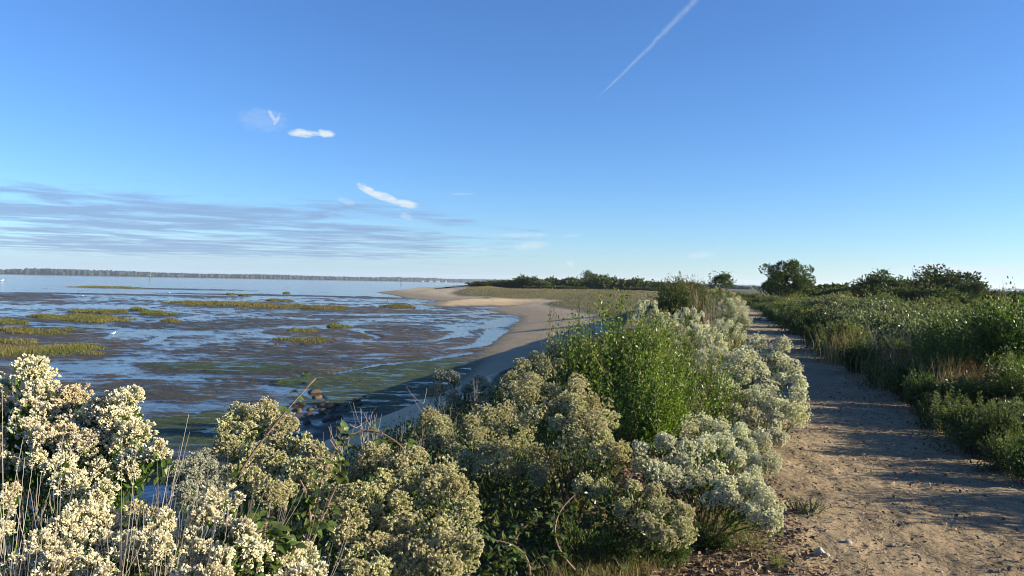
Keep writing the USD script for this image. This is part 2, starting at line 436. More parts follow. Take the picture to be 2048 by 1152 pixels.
def land(x, y):
    """Height, and weights of each kind of ground, at many points."""
    d, s = path_d(x, y), shore_s(x, y)
    r = np.hypot(x, y)
    # the bank that carries the path
    zl = -(2.55 - 1.2 * smooth((y - 20) / 50)) * smooth((-d - 2.3) / (6.5 + 1.1 * np.clip(y - 15, 0, 120))) - 0.5 * np.clip((-d - 8.8) / 4, 0, 1) * (1 - smooth((y - 20) / 40))
    zr = -0.22 * smooth((d - 1.3) / 1.5)
    bank = np.where(d < 0, zl, zr) + 0.10 * n2(x, y, 0.9, 1) * smooth((np.abs(d) - 1.0) / 1.0) + 0.055 * n2(x, y, 2.2, 2) + 0.045 * n2(x, y, 6.0, 3)
    # beach, rising to a grassy flat
    far = smooth((y - 22) / 30)
    up = np.where(s < 11, 0.095 * s, 1.045 + 0.9 * smooth((s - 11) / 18))
    beach = WATER + np.minimum(up, 1.95) + 0.12 * n2(x, y, 0.12, 4) * smooth(s / 8)
    dune = 1.9 * np.exp(-(((x + 12) / 17) ** 2 + ((y - 246) / 14) ** 2)) + 0.6 * n2(x, y, 0.06, 9) * smooth((s - 30) / 30)
    flat = np.where(s > 0, beach + dune * smooth(s / 12), WATER + 0.012 * s)
    z = np.maximum(bank, flat)
    # away from the path the land falls gently to the tide line
    cap = WATER + 0.05 + np.maximum(s, 0) * (0.50 - 0.37 * smooth((y - 12) / 33)) + 0.05 * np.minimum(s, 0) + 6 * smooth((d + 6.5) / 4.0)
    z = np.minimum(z, np.maximum(cap, np.where(y > 150, flat, -9)))
    # mud below the tide line
    mud = WATER + 0.020 * smooth((260 - r) / 120) - 0.004 - 0.00012 * np.clip(r - 60, 0, 900) + 0.10 * n2(x, y, 0.10, 5, 3) + 0.10 * n2(0.55 * x, 1.3 * y, 0.45, 6, 5) + 0.12 * n2(0.5 * x, 1.4 * y, 1.2, 7, 4) + 0.08 * n2(0.7 * x, 1.3 * y, 4.0, 8, 3)
    m = s < 3
    if m.any():
        xm, ym, zm = x[m], y[m], mud[m]
        wob = 0.35 * n2(xm, ym, 0.25, 11, 4) * 2
        for px, py, rx, ry, h in BARS:
            zm = zm + 0.75 * h * smooth((ell(xm, ym, px, py, rx, ry) + wob * 0.8) / 0.35)
        for pts, w in CHANNELS:
            line = shapely.LineString([on(px, py, WATER)[:2] for px, py in pts])
            dist = shapely.distance(line, shapely.points(xm, ym))
            depth = np.maximum(ym, 10)
            ww = w / 165 * 0.012 * depth * 12 * np.clip(depth / 45, .6, 1.6)
            zm = zm - 0.13 * smooth(1.5 - dist / np.maximum(ww, 0.2) + wob * 1.5)
        zm = np.maximum(zm, WATER - 0.5)
        mud[m] = zm
    mud = np.where(r > 900, WATER - 0.4, mud)
    k = smooth((s + 1.2) / 2.4)                                   # blend across the tide line
    z = np.where(s < 3, np.maximum(np.where((d > -9) & (s > -1), np.minimum(bank, cap), -9), z * k + np.minimum(mud, WATER + 0.3) * (1 - k)), z)
    return z, d, s


def ground_z(x, y):
    z, _, _ = land(np.array([float(x)]), np.array([float(y)]))
    return float(z[0])


def build_ground():
    r1 = [0.9]
    while r1[-1] < 9000:
        r = r1[-1]
        step = 0.018 * r
        if 16 < r < 110:
            step = min(step, max(0.07, r * r * 0.95 / (750 * 4.6)))
        r1.append(r + max(step, 0.03))
    r1 = np.array(r1)
    az = np.concatenate([np.radians(np.arange(-180, -44, 4.0)), np.radians(np.arange(-44, 44.01, 0.2)), np.radians(np.arange(48, 180.1, 4.0))])
    rr, aa = np.meshgrid(r1, az, indexing='ij')
    x, y = (rr * np.sin(aa)).ravel(), (rr * np.cos(aa)).ravel()
    z, d, s = land(x, y)
    nr, na = len(r1), len(az)
    # tints of the place
    T = np.zeros((len(x), 3)) + np.array([0.085, 0.082, 0.045])                       # rough grassland
    big = n2(x, y, 0.05, 21)[:, None]
    T = T * (1 + 0.8 * big)
    path = smooth((PATH_W + 0.35 - np.abs(d) + 0.9 * n2(x, y, 1.1, 22)) / 0.6)[:, None]
    shoulder = smooth((2.9 + d) / 0.8)[:, None] * smooth((0.4 - d) / 0.5)[:, None]
    T = T * (1 - shoulder) + np.array([0.16, 0.115, 0.070]) * shoulder
    T = T * (1 - path) + np.array([0.285, 0.224, 0.134]) * path
    isflat = ((d < -7.5) | (y > 40)) & (d < -2.9)
    sand = (smooth((s + 0.5) / 1.5) * smooth((10 + 12 * smooth((y - 180) / 60) + 8 * n2(x, y, 0.06, 23) - s) / 2.5))[:, None] * isflat[:, None]
    dry = smooth((s - 3) / 8)[:, None]
    Ts = np.array([0.29, 0.228, 0.140]) * (1 - dry) + np.array([0.50, 0.41, 0.26]) * dry
    T = T * (1 - sand) + Ts * sand
    meadow = (smooth((s - 9 - 12 * smooth((y - 180) / 60) - 8 * n2(x, y, 0.06, 23)) / 2.5) * ((d < -5) & (y > 45)))[:, None]
    T = T * (1 - meadow) + np.array([0.145, 0.130, 0.048]) * (1 + 1.2 * n2(x, y, 0.03, 24))[:, None] * meadow
    cliff = smooth((z + 0.9) / 0.5)[:, None] * ((y > 200) & (y < 300) & (x < -14))[:, None] * smooth((14 + 14 * n2(x, y, .1, 28) - np.abs(s - 14)) / 5)[:, None]
    T = T * (1 - cliff) + np.array([0.33, 0.28, 0.21]) * cliff
    mudm = smooth((-s + 0.3) / 1.2)[:, None]
    red = smooth(0.5 + 4 * n2(x, y, 0.07, 25))[:, None]
    Tm = np.array([0.044, 0.043, 0.032]) * (1 - red) + np.array([0.062, 0.052, 0.035]) * red
    al = np.zeros(len(x))
    m = s < 2
    wob = 0.7 * n2(x[m], y[m], 0.5, 26, 5) + 0.5 * n2(x[m], y[m], 0.1, 27, 3)
    for a in ALGAE:
        al[m] = np.maximum(al[m], smooth((ell(x[m], y[m], *a) + wob) / 0.25))
    al = al[:, None]
    Tm = Tm * (1 - al) + np.array([0.036, 0.052, 0.013]) * (1 + 1.3 * n2(x, y, 1.4, 29, 4))[:, None] * al
    T = T * (1 - mudm) + Tm * mudm
    z = z + 0.05 * (al[:, 0] > 0.3) * (s < 0) * (0.4 + 1.2 * n2(x, y, 0.8, 30, 4))    # weed lies in low heaps, clear of the water
    V = np.stack([x, y, z], 1)
    i, j = np.meshgrid(np.arange(nr - 1), np.arange(na - 1), indexing='ij')
    q = np.stack([i * na + j, i * na + j + 1, (i + 1) * na + j + 1, (i + 1) * na + j], -1).reshape(-1, 4)
    q = q[:, ::-1]                                                  # up-facing
    # close the seam and the small hole under the camera
    seam = np.stack([np.arange(nr - 1) * na + na - 1, np.arange(nr - 1) * na, (np.arange(nr - 1) + 1) * na, (np.arange(nr - 1) + 1) * na + na - 1], -1)[:, ::-1]
    q = np.vstack([q, seam])
    cd, cs, cy, cx = (a[q].mean(1) for a in (d, s, y, x))
    kind = np.full(len(q), 0)                                        # 0 ground 1 path 2 beach 3 mudflat
    kind[np.abs(cd) < PATH_W + 0.25] = 1
    kind[(cs < 10) & (cd < -7.5) & (cy < 300)] = 2
    kind[(cs < 0) & (cd < -5)] = 3
    for k, (name, mat) in enumerate((('ground', 'bank_soil'), ('path', 'path_sand'), ('beach', 'beach_sand'), ('mudflat', 'mud'))):
        qq = q[kind == k]
        tri = np.vstack([qq[:, [0, 1, 2]], qq[:, [0, 2, 3]]])
        u, inv = np.unique(tri, return_inverse=True)
        b = MB(); b.add(V[u], inv.reshape(-1, 3), T[u])
        if k == 0:                                                   # cap the hole below the tripod height
            c = np.array([[0, 0, ground_z(0, 0.01)]]); ring = V[:na]
            f = np.stack([np.zeros(na, int), (np.arange(na) + 1) % na + 1, np.arange(na) + 1], 1)
            b.add(np.vstack([c, ring]), f, T[0])
        tag(b.build('/World', name, mat, smooth=True), kind='structure')
    # the water of the bay: one level sheet
    rw = np.concatenate([[6.0], np.geomspace(12, 9000, 40)])
    aw = np.radians(np.arange(-180, 180, 5.0))
    R_, A_ = np.meshgrid(rw, aw, indexing='ij')
    vw = np.stack([(R_ * np.sin(A_)).ravel(), (R_ * np.cos(A_)).ravel(), np.full(R_.size, WATER)], 1)
    na = len(aw)
    i, j = np.meshgrid(np.arange(len(rw) - 1), np.arange(na), indexing='ij')
    j2 = (j + 1) % na
    q = np.stack([i * na + j, (i + 1) * na + j, (i + 1) * na + j2, i * na + j2], -1).reshape(-1, 4)
    b = MB(); b.add(vw, np.vstack([q[:, [0, 1, 2]], q[:, [0, 2, 3]]]), (0.03, 0.04, 0.04))
    tag(b.build('/World', 'water', 'water'), kind='structure')


build_ground()


# ------------------------------------------------------------------ plants
WOOD, PALE_WOOD = np.array([0.10, 0.075, 0.055]), np.array([0.22, 0.19, 0.155])
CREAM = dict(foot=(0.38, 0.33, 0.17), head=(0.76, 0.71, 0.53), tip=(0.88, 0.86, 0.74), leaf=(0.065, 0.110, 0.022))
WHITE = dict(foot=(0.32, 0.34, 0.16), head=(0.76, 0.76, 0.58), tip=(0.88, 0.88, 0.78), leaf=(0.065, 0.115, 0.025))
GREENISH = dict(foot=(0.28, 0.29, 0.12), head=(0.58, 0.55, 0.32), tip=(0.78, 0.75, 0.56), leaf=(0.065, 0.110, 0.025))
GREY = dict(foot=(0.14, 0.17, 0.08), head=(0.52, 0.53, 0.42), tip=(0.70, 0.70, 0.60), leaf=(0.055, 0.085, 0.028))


def blossom(mb, r, c, R, axis, n, L, W, pal):
    """One panicle: a few domes of tufts, each tuft a spray of buds."""
    axis = axis / np.linalg.norm(axis)
    k = int(r.integers(4, 7))
    sub = unit(rand_unit(r, k) * 0.9 + axis * 0.55) * R * 0.52 * r.uniform(0.6, 1.15, (k, 1))
    rs = R * r.uniform(0.42, 0.66, k)
    nt = max(3, n // (k * 7))
    for q in range(k):
        t = rand_unit(r, nt * 2)
        t = t[t @ axis > -0.45][:nt]
        m = len(t)
        P = c + sub[q] + t * rs[q] * r.uniform(0.55, 1.05, (m, 1)) + axis * rs[q] * 0.25 * np.clip(t @ axis, 0, 1)[:, None]
        P, T = np.repeat(P, 7, 0), np.repeat(t, 7, 0)
        D = unit(T + rand_unit(r, len(P)) * 0.75 + axis * 0.25)
        P = P + rand_unit(r, len(P)) * L * 0.22
        s = r.uniform(0.75, 1.2, len(P))
        tone = np.repeat(r.uniform(0.86, 1.10, (m, 1)), 7, 0)
        pink = np.repeat((r.random((m, 1)) < 0.22) * r.random((m, 1)), 7, 0) * np.array([0.0, -0.05, -0.05])
        head = np.asarray(pal['head']) * tone * (1 + pink) * (1 + r.uniform(-.08, .08, (len(P), 1)))
        buds(mb, r, P, D, L * s, W * s, jitter(r, pal['foot'], len(P)), head, np.asarray(pal['tip']) * tone * (1 + pink * 0.5))
        # green bracts in the heart of the dome
        h = max(6, nt // 2)
        d = rand_unit(r, h)
        leaves(mb, r, c + sub[q] + d * rs[q] * 0.55, unit(d + axis * 0.6), L * 1.6, W * 1.1, jitter(r, np.asarray(pal['leaf']) * .5 + np.asarray(pal['foot']) * .5, h, 0.3))


def flower_bush(name, label, lumps, Y, seed, pal, L=0.0125, W=0.0052, dens=1.0, thick=0.35, lean=0.0, leafy_n=30, leaf_L=0.042, root=None, group=None, tall=0.8):
    """A groundsel bush: woody stems from one foot to flower heads seen at given places (x, y, radius in picture pixels, optional extra depth)."""
    r = np.random.default_rng(seed)
    cx = np.mean([l[0] for l in lumps]) if root is None else root[0]
    by = max(l[1] for l in lumps)
    foot = at(cx, 700, Y + thick * 0.4)
    foot[2] = ground_z(foot[0], foot[1]) - 0.03
    t = thing(name, label, 'shrub', foot, group=group)
    stems, green = MB(), MB()
    ys = np.array([l[1] for l in lumps], float)
    for l in lumps:
        px, py, rp = l[:3]
        up = (ys.max() - py) / max(np.ptp(ys), 1)                   # 1 for the topmost
        yy = Y + thick * (up - 0.5) * 1.3 + r.uniform(-.12, .12) * thick + (l[3] if len(l) > 3 else 0)
        c = at(px, py, yy)
        R = rp * yy / F
        out = c - (foot + [0, 0, max(0.3, (c[2] - foot[2]) * 0.45)])
        axis = unit(unit(out) * 0.8 + np.array([0, 0, 0.75]) + r.normal(size=3) * 0.15)
        b = MB()
        R *= 1.1
        n = int(min(2200, 1450 * dens * (R / 0.07) ** 2 * (0.012 / L) ** 2) + 80)
        age = r.uniform(0.92, 1.08) * (np.array([0.95, 0.92, 0.82]) if r.random() < 0.08 else np.array([1.0, 1.0, 1.0]))
        blossom(b, r, c, R, axis, n, L, W, dict(pal, head=np.asarray(pal['head']) * age, tip=np.asarray(pal['tip']) * age))
        b.build(t.GetPath(), 'flower_cluster', 'blossom', origin=foot)
        # its stem, forking below the head, with leaves along the upper half
        base = foot + np.array([r.normal() * 0.06, r.normal() * 0.06, 0.0])
        pts = bez(base, np.array([foot[0] * 0.55 + c[0] * 0.45, foot[1] * 0.55 + c[1] * 0.45, c[2] * 0.75 + foot[2] * 0.25]) + r.normal(size=3) * 0.04, c - axis * R * 0.2, 8)
        tube(stems, pts, 0.010, 0.003, WOOD * r.uniform(0.7, 1.4))
        for _ in range(5):
            d = unit(rand_unit(r, 1)[0] * 0.8 + axis)
            tube(stems, bez(c - axis * R * 1.1, c - axis * R * 0.4 + d * R * .2, c + d * R * 0.7, 3), 0.003, 0.0015, pal['leaf'])
        m = leafy_n
        u = r.uniform(0.25, 1.0, m) ** 0.7
        P = np.stack([np.interp(u * 7, np.arange(8), pts[:, k]) for k in range(3)], 1) + r.normal(size=(m, 3)) * R * 0.45
        leaves(green, r, P, unit(rand_unit(r, m) * 0.8 + axis), leaf_L * r.uniform(0.6, 1.25, m), leaf_L * 0.36 * r.uniform(0.8, 1.2, m), jitter(r, pal['leaf'], m, 0.35))
        m = leafy_n // 2
        P = c - axis * R * r.uniform(0.3, 1.7, (m, 1)) + rand_unit(r, m) * R * 0.75
        leaves(green, r, P, unit(rand_unit(r, m) * 0.7 + axis), leaf_L * r.uniform(0.6, 1.2, m), leaf_L * 0.34, jitter(r, pal['leaf'], m, 0.35))
    stems.build(t.GetPath(), 'stems', 'bark', origin=foot)
    tag(green.build(t.GetPath(), 'foliage', 'leaf_green', origin=foot), kind='stuff')
    return t


def shoots(r, leaf, stem, size, n, per, L, W, col, upright=0.5, clumps=0, low=0.15, start=0.3, spread=0.05, tipcol=None, foot_r=0.25, col_v=0.3, stem_r=0.008, stem_n=90, shell=0.7, spire=0.0, along=0.65):
    """n leafy shoots rising from one foot and ending in the upper part of an ellipsoid (half widths size[0], size[1]; height size[2])."""
    e = rand_unit(r, n)
    e[:, 2] = np.abs(e[:, 2]) if low >= 0.3 else np.where(e[:, 2] < -0.35, -e[:, 2], e[:, 2])
    if clumps:
        k = rand_unit(r, clumps); k[:, 2] = np.abs(k[:, 2]) * 0.9 + 0.1
        pick = r.integers(0, clumps, n)
        e = unit(k[pick] + r.normal(size=(n, 3)) * 0.22) * r.uniform(0.8, 1.12, clumps)[pick][:, None]
    rad = r.uniform(shell, 1.0, (n, 1)) ** 0.6 * (1 + 0.10 * r.normal(size=(n, 1)))
    E = e * rad * np.array([size[0], size[1], size[2] * 0.5]) + np.array([0, 0, size[2] * 0.5])
    E[:, 2] = np.maximum(E[:, 2], size[2] * low * r.random(n))
    B = r.normal(size=(n, 3)) * np.array([size[0], size[1], 0]) * foot_r
    C = np.stack([B[:, 0] * (1 - upright) * 0.5 + E[:, 0] * (0.35 + 0.55 * upright), B[:, 1] * (1 - upright) * 0.5 + E[:, 1] * (0.35 + 0.55 * upright), E[:, 2] * (0.85 - 0.40 * upright)], 1)
    t = np.tile(np.linspace(start, 1.0, per), (n, 1)) + r.uniform(-.5, .5, (n, per)) * (1 - start) / per
    t = np.clip(t, 0, 1)[..., None]
    P = (1 - t) ** 2 * B[:, None] + 2 * t * (1 - t) * C[:, None] + t * t * E[:, None]
    T = unit(2 * (1 - t) * (C - B)[:, None] + 2 * t * (E - C)[:, None] + 1e-6)
    m = n * per
    off = rand_unit(r, m).reshape(n, per, 3)
    w = spread * (1 - spire * t)
    D = unit(T * along + off * 0.8 + np.array([0, 0, 0.15]))
    cc = jitter(r, col, m, col_v).reshape(n, per, 3) * r.uniform(0.75, 1.25, (n, 1, 1))
    if tipcol is not None:
        k = np.clip((t - 0.72) / 0.28, 0, 1) * (r.random((n, 1, 1)) < 0.6)
        cc = cc * (1 - k) + np.asarray(tipcol) * k
    ls = r.uniform(0.6, 1.2, (n, per)) * (1 - 0.35 * t[..., 0])
    leaves(leaf, r, (P + off * w).reshape(-1, 3), D.reshape(-1, 3), (L * ls).ravel(), (W * ls).ravel(), cc.reshape(-1, 3))
    if stem is not None:
        for k in range(min(n, stem_n)):
            tube(stem, bez(B[k], C[k], E[k], 6), stem_r, stem_r * 0.25, WOOD * r.uniform(0.6, 1.5))


KINDS = {}


def kind(name, build):
    """A kind of plant built once; copies refer to it."""
    p = stage.CreateClassPrim(f'/World/{name}')
    KINDS[name] = (p, build(str(p.GetPath())))                      # (prim, (half width, height))


def copy(kind_name, name, label, cat, loc, rz, scale, group=None):
    x = thing(name, label, cat, loc, rz, scale, group)
    x.GetReferences().AddInternalReference(KINDS[kind_name][0].GetPath())
    x.SetInstanceable(True)
    return x


def plant(kind_name, name, label, cat, px, top, Y, wpx, r, group=None, sink=0.03, foot=None):
    """A copy whose middle is seen at column px and whose top is seen at row top, Y metres ahead, wpx picture pixels wide."""
    p = at(px, top, Y)
    hw, h = KINDS[kind_name][1]
    z0 = ground_z(p[0], p[1]) - sink
    sx = wpx * Y / F / (2 * hw)
    return copy(kind_name, name, label, cat, (p[0], p[1], z0), r.uniform(0, 6.28), (sx, sx, max(0.15, p[2] - z0) / h), group)


def leafy_kind(seed, size, n, per, L, W, col, mat='leaf_green', **kw):
    def build(path):
        r = np.random.default_rng(seed)
        a, s = MB(), MB()
        shoots(r, a, s, size, n, per, L, W, col, **kw)
        s.build(path, 'stems', 'bark')
        tag(a.build(path, 'foliage', mat), kind='stuff')
        return max(size[0], size[1]), size[2]
    return build


def white_kind(seed, size, n_heads, Rh, L, W, pal, dens=1.0, n_leaf=160):
    def build(path):
        r = np.random.default_rng(seed)
        a, s = MB(), MB()
        shoots(r, a, s, (size[0] * .9, size[1] * .9, size[2] * .95), n_leaf, 22, 0.06, 0.02, pal['leaf'], upright=0.45)
        for _ in range(n_heads):
            e = rand_unit(r, 1)[0]
            if e[2] < -0.3:
                e[2] = -e[2]
            c = e * np.array([size[0], size[1], size[2] * .5]) * r.uniform(0.8, 1.02) + [0, 0, size[2] * .5]
            b = MB()
            R = Rh * r.uniform(0.7, 1.3)
            blossom(b, r, c, R, unit(e * 0.7 + [0, 0, 0.7]), int(330 * dens), L, W, pal)
            b.build(path, 'flower_cluster', 'blossom')
        s.build(path, 'stems', 'bark')
        tag(a.build(path, 'foliage', 'leaf_green'), kind='stuff')
        return max(size[0], size[1]), size[2]
    return build


def tree_kind(seed, height, crown, low, n_clumps, n_leaf, L, col, trunks=1, mat='leaf_far', spiky=0.0, clump_r=0.24):
    """Tapered trunk with limbs to leaf clumps spread through the crown."""
    def build(path):
        r = np.random.default_rng(seed)
        wood, lf = MB(), MB()
        cz = (low + 1) / 2 * height
        k = rand_unit(r, n_clumps)
        k = k * r.uniform(0.35, 1.25, (n_clumps, 1)) ** 0.6
        K = k * np.array([crown[0], crown[1], (1 - low) / 2 * height]) * 0.92 + [0, 0, cz]
        bases = [np.array([r.normal() * .25 * (trunks > 1), r.normal() * .25 * (trunks > 1), 0.0]) for _ in range(trunks)]
        for q, c in enumerate(K):
            b = bases[q % trunks]
            tr = height * 0.022 if q < trunks else height * 0.009
            fork = b + np.array([c[0] * .25, c[1] * .25, height * max(low, 0.12) * r.uniform(0.8, 1.4)])
            tube(wood, np.vstack([bez(b, (b + fork) / 2 + r.normal(size=3) * .05, fork, 4), bez(fork, (fork + c) / 2 + r.normal(size=3) * .1, c, 4)[1:]]), tr, tr * 0.2, WOOD * r.uniform(0.6, 1.1), 5)
        per = n_leaf // n_clumps
        for c in K:
            rc = clump_r * height * r.uniform(0.6, 1.25)
            d = rand_unit(r, per)
            P = c + d * rc * r.uniform(0.25, 1.0, (per, 1)) ** 0.5 * np.array([1.15, 1.15, 0.8])
            if spiky:
                P = P + unit(c - [0, 0, cz * .6]) * rc * spiky * r.random((per, 1)) ** 3
            leaves(lf, r, P, unit(d * 0.6 + rand_unit(r, per) * 0.6 + [0, 0, 0.4]), L * r.uniform(0.6, 1.3, per), L * 0.5 * r.uniform(0.7, 1.2, per), jitter(r, np.asarray(col) * r.uniform(0.72, 1.3), per, 0.3))
        wood.build(path, 'trunk', 'bark')
        lf.build(path, 'crown', mat)
        return crown[0], height
    return build


def grass_kind(seed, n, h, w, rad, col, lean=0.45, mat='grass_blade'):
    def build(path):
        r = np.random.default_rng(seed)
        b = MB()
        grass(b, r, r.normal(size=(n, 3)) * [rad, rad, 0] * 0.6, h, w, col, lean)
        b.build(path, 'blades', mat)
        return rad, h
    return build


def grass(mb, r, P, h, w, col, lean=0.45):
    n = len(P)
    hh = np.reshape(h, (-1, 1)) * r.uniform(0.5, 1.05, (n, 1))
    a = r.uniform(0, 6.283, n)
    side = np.stack([np.cos(a), np.sin(a), 0 * a], 1)
    d = np.stack([-np.sin(a), np.cos(a), 0 * a], 1) * r.uniform(0, lean, (n, 1)) + np.array([0, 0, 1.0])
    bend = r.normal(size=(n, 3)) * [lean, lean, 0]
    w = w * r.uniform(0.7, 1.2, (n, 1))
    m = P + d * hh * 0.55
    tip = P + d * hh * 0.8 + bend * hh * 0.5 + [0, 0, 0.12] * hh
    v = np.stack([P - side * w, P + side * w, m + side * w * .7, m - side * w * .7, tip], 1).reshape(-1, 3)
    i = np.arange(n)[:, None] * 5
    c = np.repeat(jitter(r, col, n, 0.3), 5, 0)
    mb.add(v, np.concatenate([i + [0, 1, 2], i + [0, 2, 3], i + [3, 2, 4]], 0), c)


def stalk_kind(seed, n, h, rad, col, fork=4, r0=0.004, span=None, lowest=0.45):
    """Dead bare stalks, forking near the top."""
    def build(path):
        r = np.random.default_rng(seed)
        for _ in range(n):
            b = MB()
            p0 = np.array([r.normal() * rad * .35, r.normal() * rad * .35, 0])
            hh = h * r.uniform(lowest, 1.0)
            top = p0 * 2.2 + np.array([r.normal() * rad * .5, r.normal() * rad * .5, hh])
            mid = (p0 + top) / 2 + r.normal(size=3) * rad * .12
            pts = bez(p0, mid, top, 9) + r.normal(size=(9, 3)) * hh * 0.006
            c = np.asarray(col) * r.uniform(0.65, 1.2)
            tube(b, pts, r0 * r.uniform(.8, 1.3), r0 * .35, c)
            for _ in range(fork):
                k = r.integers(3, 8)
                d = unit(unit(top - p0) * 0.9 + r.normal(size=3) * 0.45)
                tube(b, bez(pts[k], pts[k] + d * hh * .09, pts[k] + d * hh * .17 + [0, 0, hh * .09], 4), r0 * .6, r0 * .3, c)
            b.build(path, 'stalk', 'bark')
        return span or rad, h
    return build


# ------------------------------------------------------------------ far shore
def far_shore():
    r = np.random.default_rng(5)
    left = [(-60, 2700), (120, 2700), (300, 2850), (480, 3000), (640, 3200), (800, 3500), (960, 4200), (1060, 4800)]
    right = [(1330, 5200), (1500, 4600), (1640, 5000), (1900, 4300), (2120, 4000)]
    wood, strip = MB(), MB()
    ico = trimesh.creation.icosphere(1)
    inland = [(1400, 720), (1500, 640), (1640, 700), (1900, 660), (2200, 620)]
    for pts, hts, nn in ((inland, (4.2, 5.3), 700), (left, (18, 21), 4200), (right, (18, 24), 1300)):
        P = np.array([[(px - 1024) / F * Y, Y] for px, Y in pts])
        seg = np.linalg.norm(np.diff(P, axis=0), axis=1); u = np.concatenate([[0], np.cumsum(seg)]) / seg.sum()
        dirs = unit(np.gradient(P, axis=0)); nrm = np.stack([-dirs[:, 1], dirs[:, 0]], 1)
        nrm *= np.sign(nrm[:, 1:2] + 1e-9)
        for row, (off, z, w) in enumerate(((0, WATER - .3, 0), (14, WATER + 1.2, 0), (260, WATER + 2.5, 0))):
            pass
        rows = [P, P + nrm * 14, P + nrm * 400]
        v = np.vstack([np.column_stack([q, np.full(len(q), z)]) for q, z in zip(rows, (WATER - .3, WATER + 1.3, WATER + 2.5))])
        n = len(P)
        f = [[k * n + i, k * n + i + 1, (k + 1) * n + i + 1] for k in range(2) for i in range(n - 1)] + [[k * n + i, (k + 1) * n + i + 1, (k + 1) * n + i] for k in range(2) for i in range(n - 1)]
        if pts is not inland:
            strip.add(v, f, np.repeat(np.array([[.13, .11, .07], [.09, .085, .045], [.05, .06, .025]]), n, 0))
        for q in range(nn):
            t = r.random()
            x, y = np.interp(t, u, P[:, 0]), np.interp(t, u, P[:, 1])
            k = r.uniform(15, 320) * (0.3 if pts is inland else 1)
            j = min(len(P) - 1, int(np.searchsorted(u, t)))
            p = np.array([x, y]) + nrm[j] * k
            # woods rise and fall along the shore
            h = r.uniform(*hts) * (0.70 + 0.5 * float(meshkit.noise(np.array([t * 14, 3.1, 0.2]), 3))) * (0.6 if r.random() < .4 else 1)
            w = r.uniform(5, 11) * (0.5 if pts is inland else 1)
            s = ico.vertices * (1 + 0.35 * (r.random((len(ico.vertices), 1)) - .5)) * [w, w * .7, h * .55]
            wood.add(s + [p[0], p[1], WATER + 1 + h * .45], ico.faces, np.array([0.028, 0.044, 0.026]) * r.uniform(0.88, 1.12) * np.array([r.uniform(.95, 1.1), 1, 1]))
    tag(strip.build('/World', 'far_shore', 'litter'), kind='structure')
    tag(wood.build('/World', 'far_woods', 'leaf_far'), 'low belt of woods all along the far shore of the bay', 'woods', kind='stuff')


far_shore()


def house(px, Y, w, label, col, roofc):
    p = at(px, 560, Y)
    t = thing('shore_house', label, 'house', (p[0], p[1], WATER + 1.2), group=None)
    a, b = MB(), MB()
    m = trimesh.creation.box([w, 8, 4.0]); m.apply_translation([0, 0, 2.0]); a.add(m.vertices, m.faces, col)
    v = np.array([[-w / 2 - .4, -4.5, 4.003], [w / 2 + .4, -4.5, 4.003], [w / 2 + .4, 4.5, 4.003], [-w / 2 - .4, 4.5, 4.003], [-w / 2 - .4, 0, 6.4], [w / 2 + .4, 0, 6.4]])
    b.add(v, [[0, 1, 5], [0, 5, 4], [2, 3, 4], [2, 4, 5], [0, 4, 3], [1, 2, 5], [0, 3, 2], [0, 2, 1]], roofc)
    a.build(t.GetPath(), 'wall', 'plain_paint'); b.build(t.GetPath(), 'roof', 'plain_paint')


for px, Y, w, l, c in ((846, 3540, 9, 'small white house on the far shore, leftmost of the little row', (.7, .7, .68)), (862, 3580, 14, 'long white building on the far shore between two smaller houses', (.75, .75, .72)),
                       (876, 3620, 18, 'widest white building of the little row on the far shore', (.78, .77, .74)), (892, 3680, 9, 'small pale house on the far shore, rightmost of the little row', (.66, .63, .58))):
    house(px, Y, w, l, c, (.32, .2, .15))


def pole(name, px, base, top, z, label, cat, r0=0.12, lean=0.0, cap=None):
    b = on(px, base, z)
    h = (base - top) / F * b[1]
    t = thing(name, label, cat, b)
    m = MB(); tube(m, [[0, 0, -0.4], [lean * .5, 0, h * .5], [lean, 0, h]], r0, r0 * .8, (0.09, 0.07, 0.055), 7)
    m.build(t.GetPath(), 'post', 'bark')
    if cap:
        c = MB(); s = trimesh.creation.cylinder(r0 * 3.2, h * .14, sections=8); c.add(s.vertices + [lean, 0, h + h * .05], s.faces, cap); c.build(t.GetPath(), 'topmark', 'plain_paint')


pole('channel_marker', 300, 561, 551, WATER, 'tall thin channel marker post standing in the open water', 'post', 0.28, cap=(.35, .3, .2))
pole('channel_marker', 356, 557, 551.5, WATER, 'short distant channel marker with pale top near the far shore', 'post', 0.4, cap=(.6, .5, .45))
pole('channel_marker', 802, 571.5, 563, WATER, 'lone dark post in the water before the white far houses', 'post', 0.26)
pole('mooring_stake', 773, 604, 593, WATER, 'leaning dark stake in the mud beside the sand spit', 'stake', 0.07, lean=0.45)


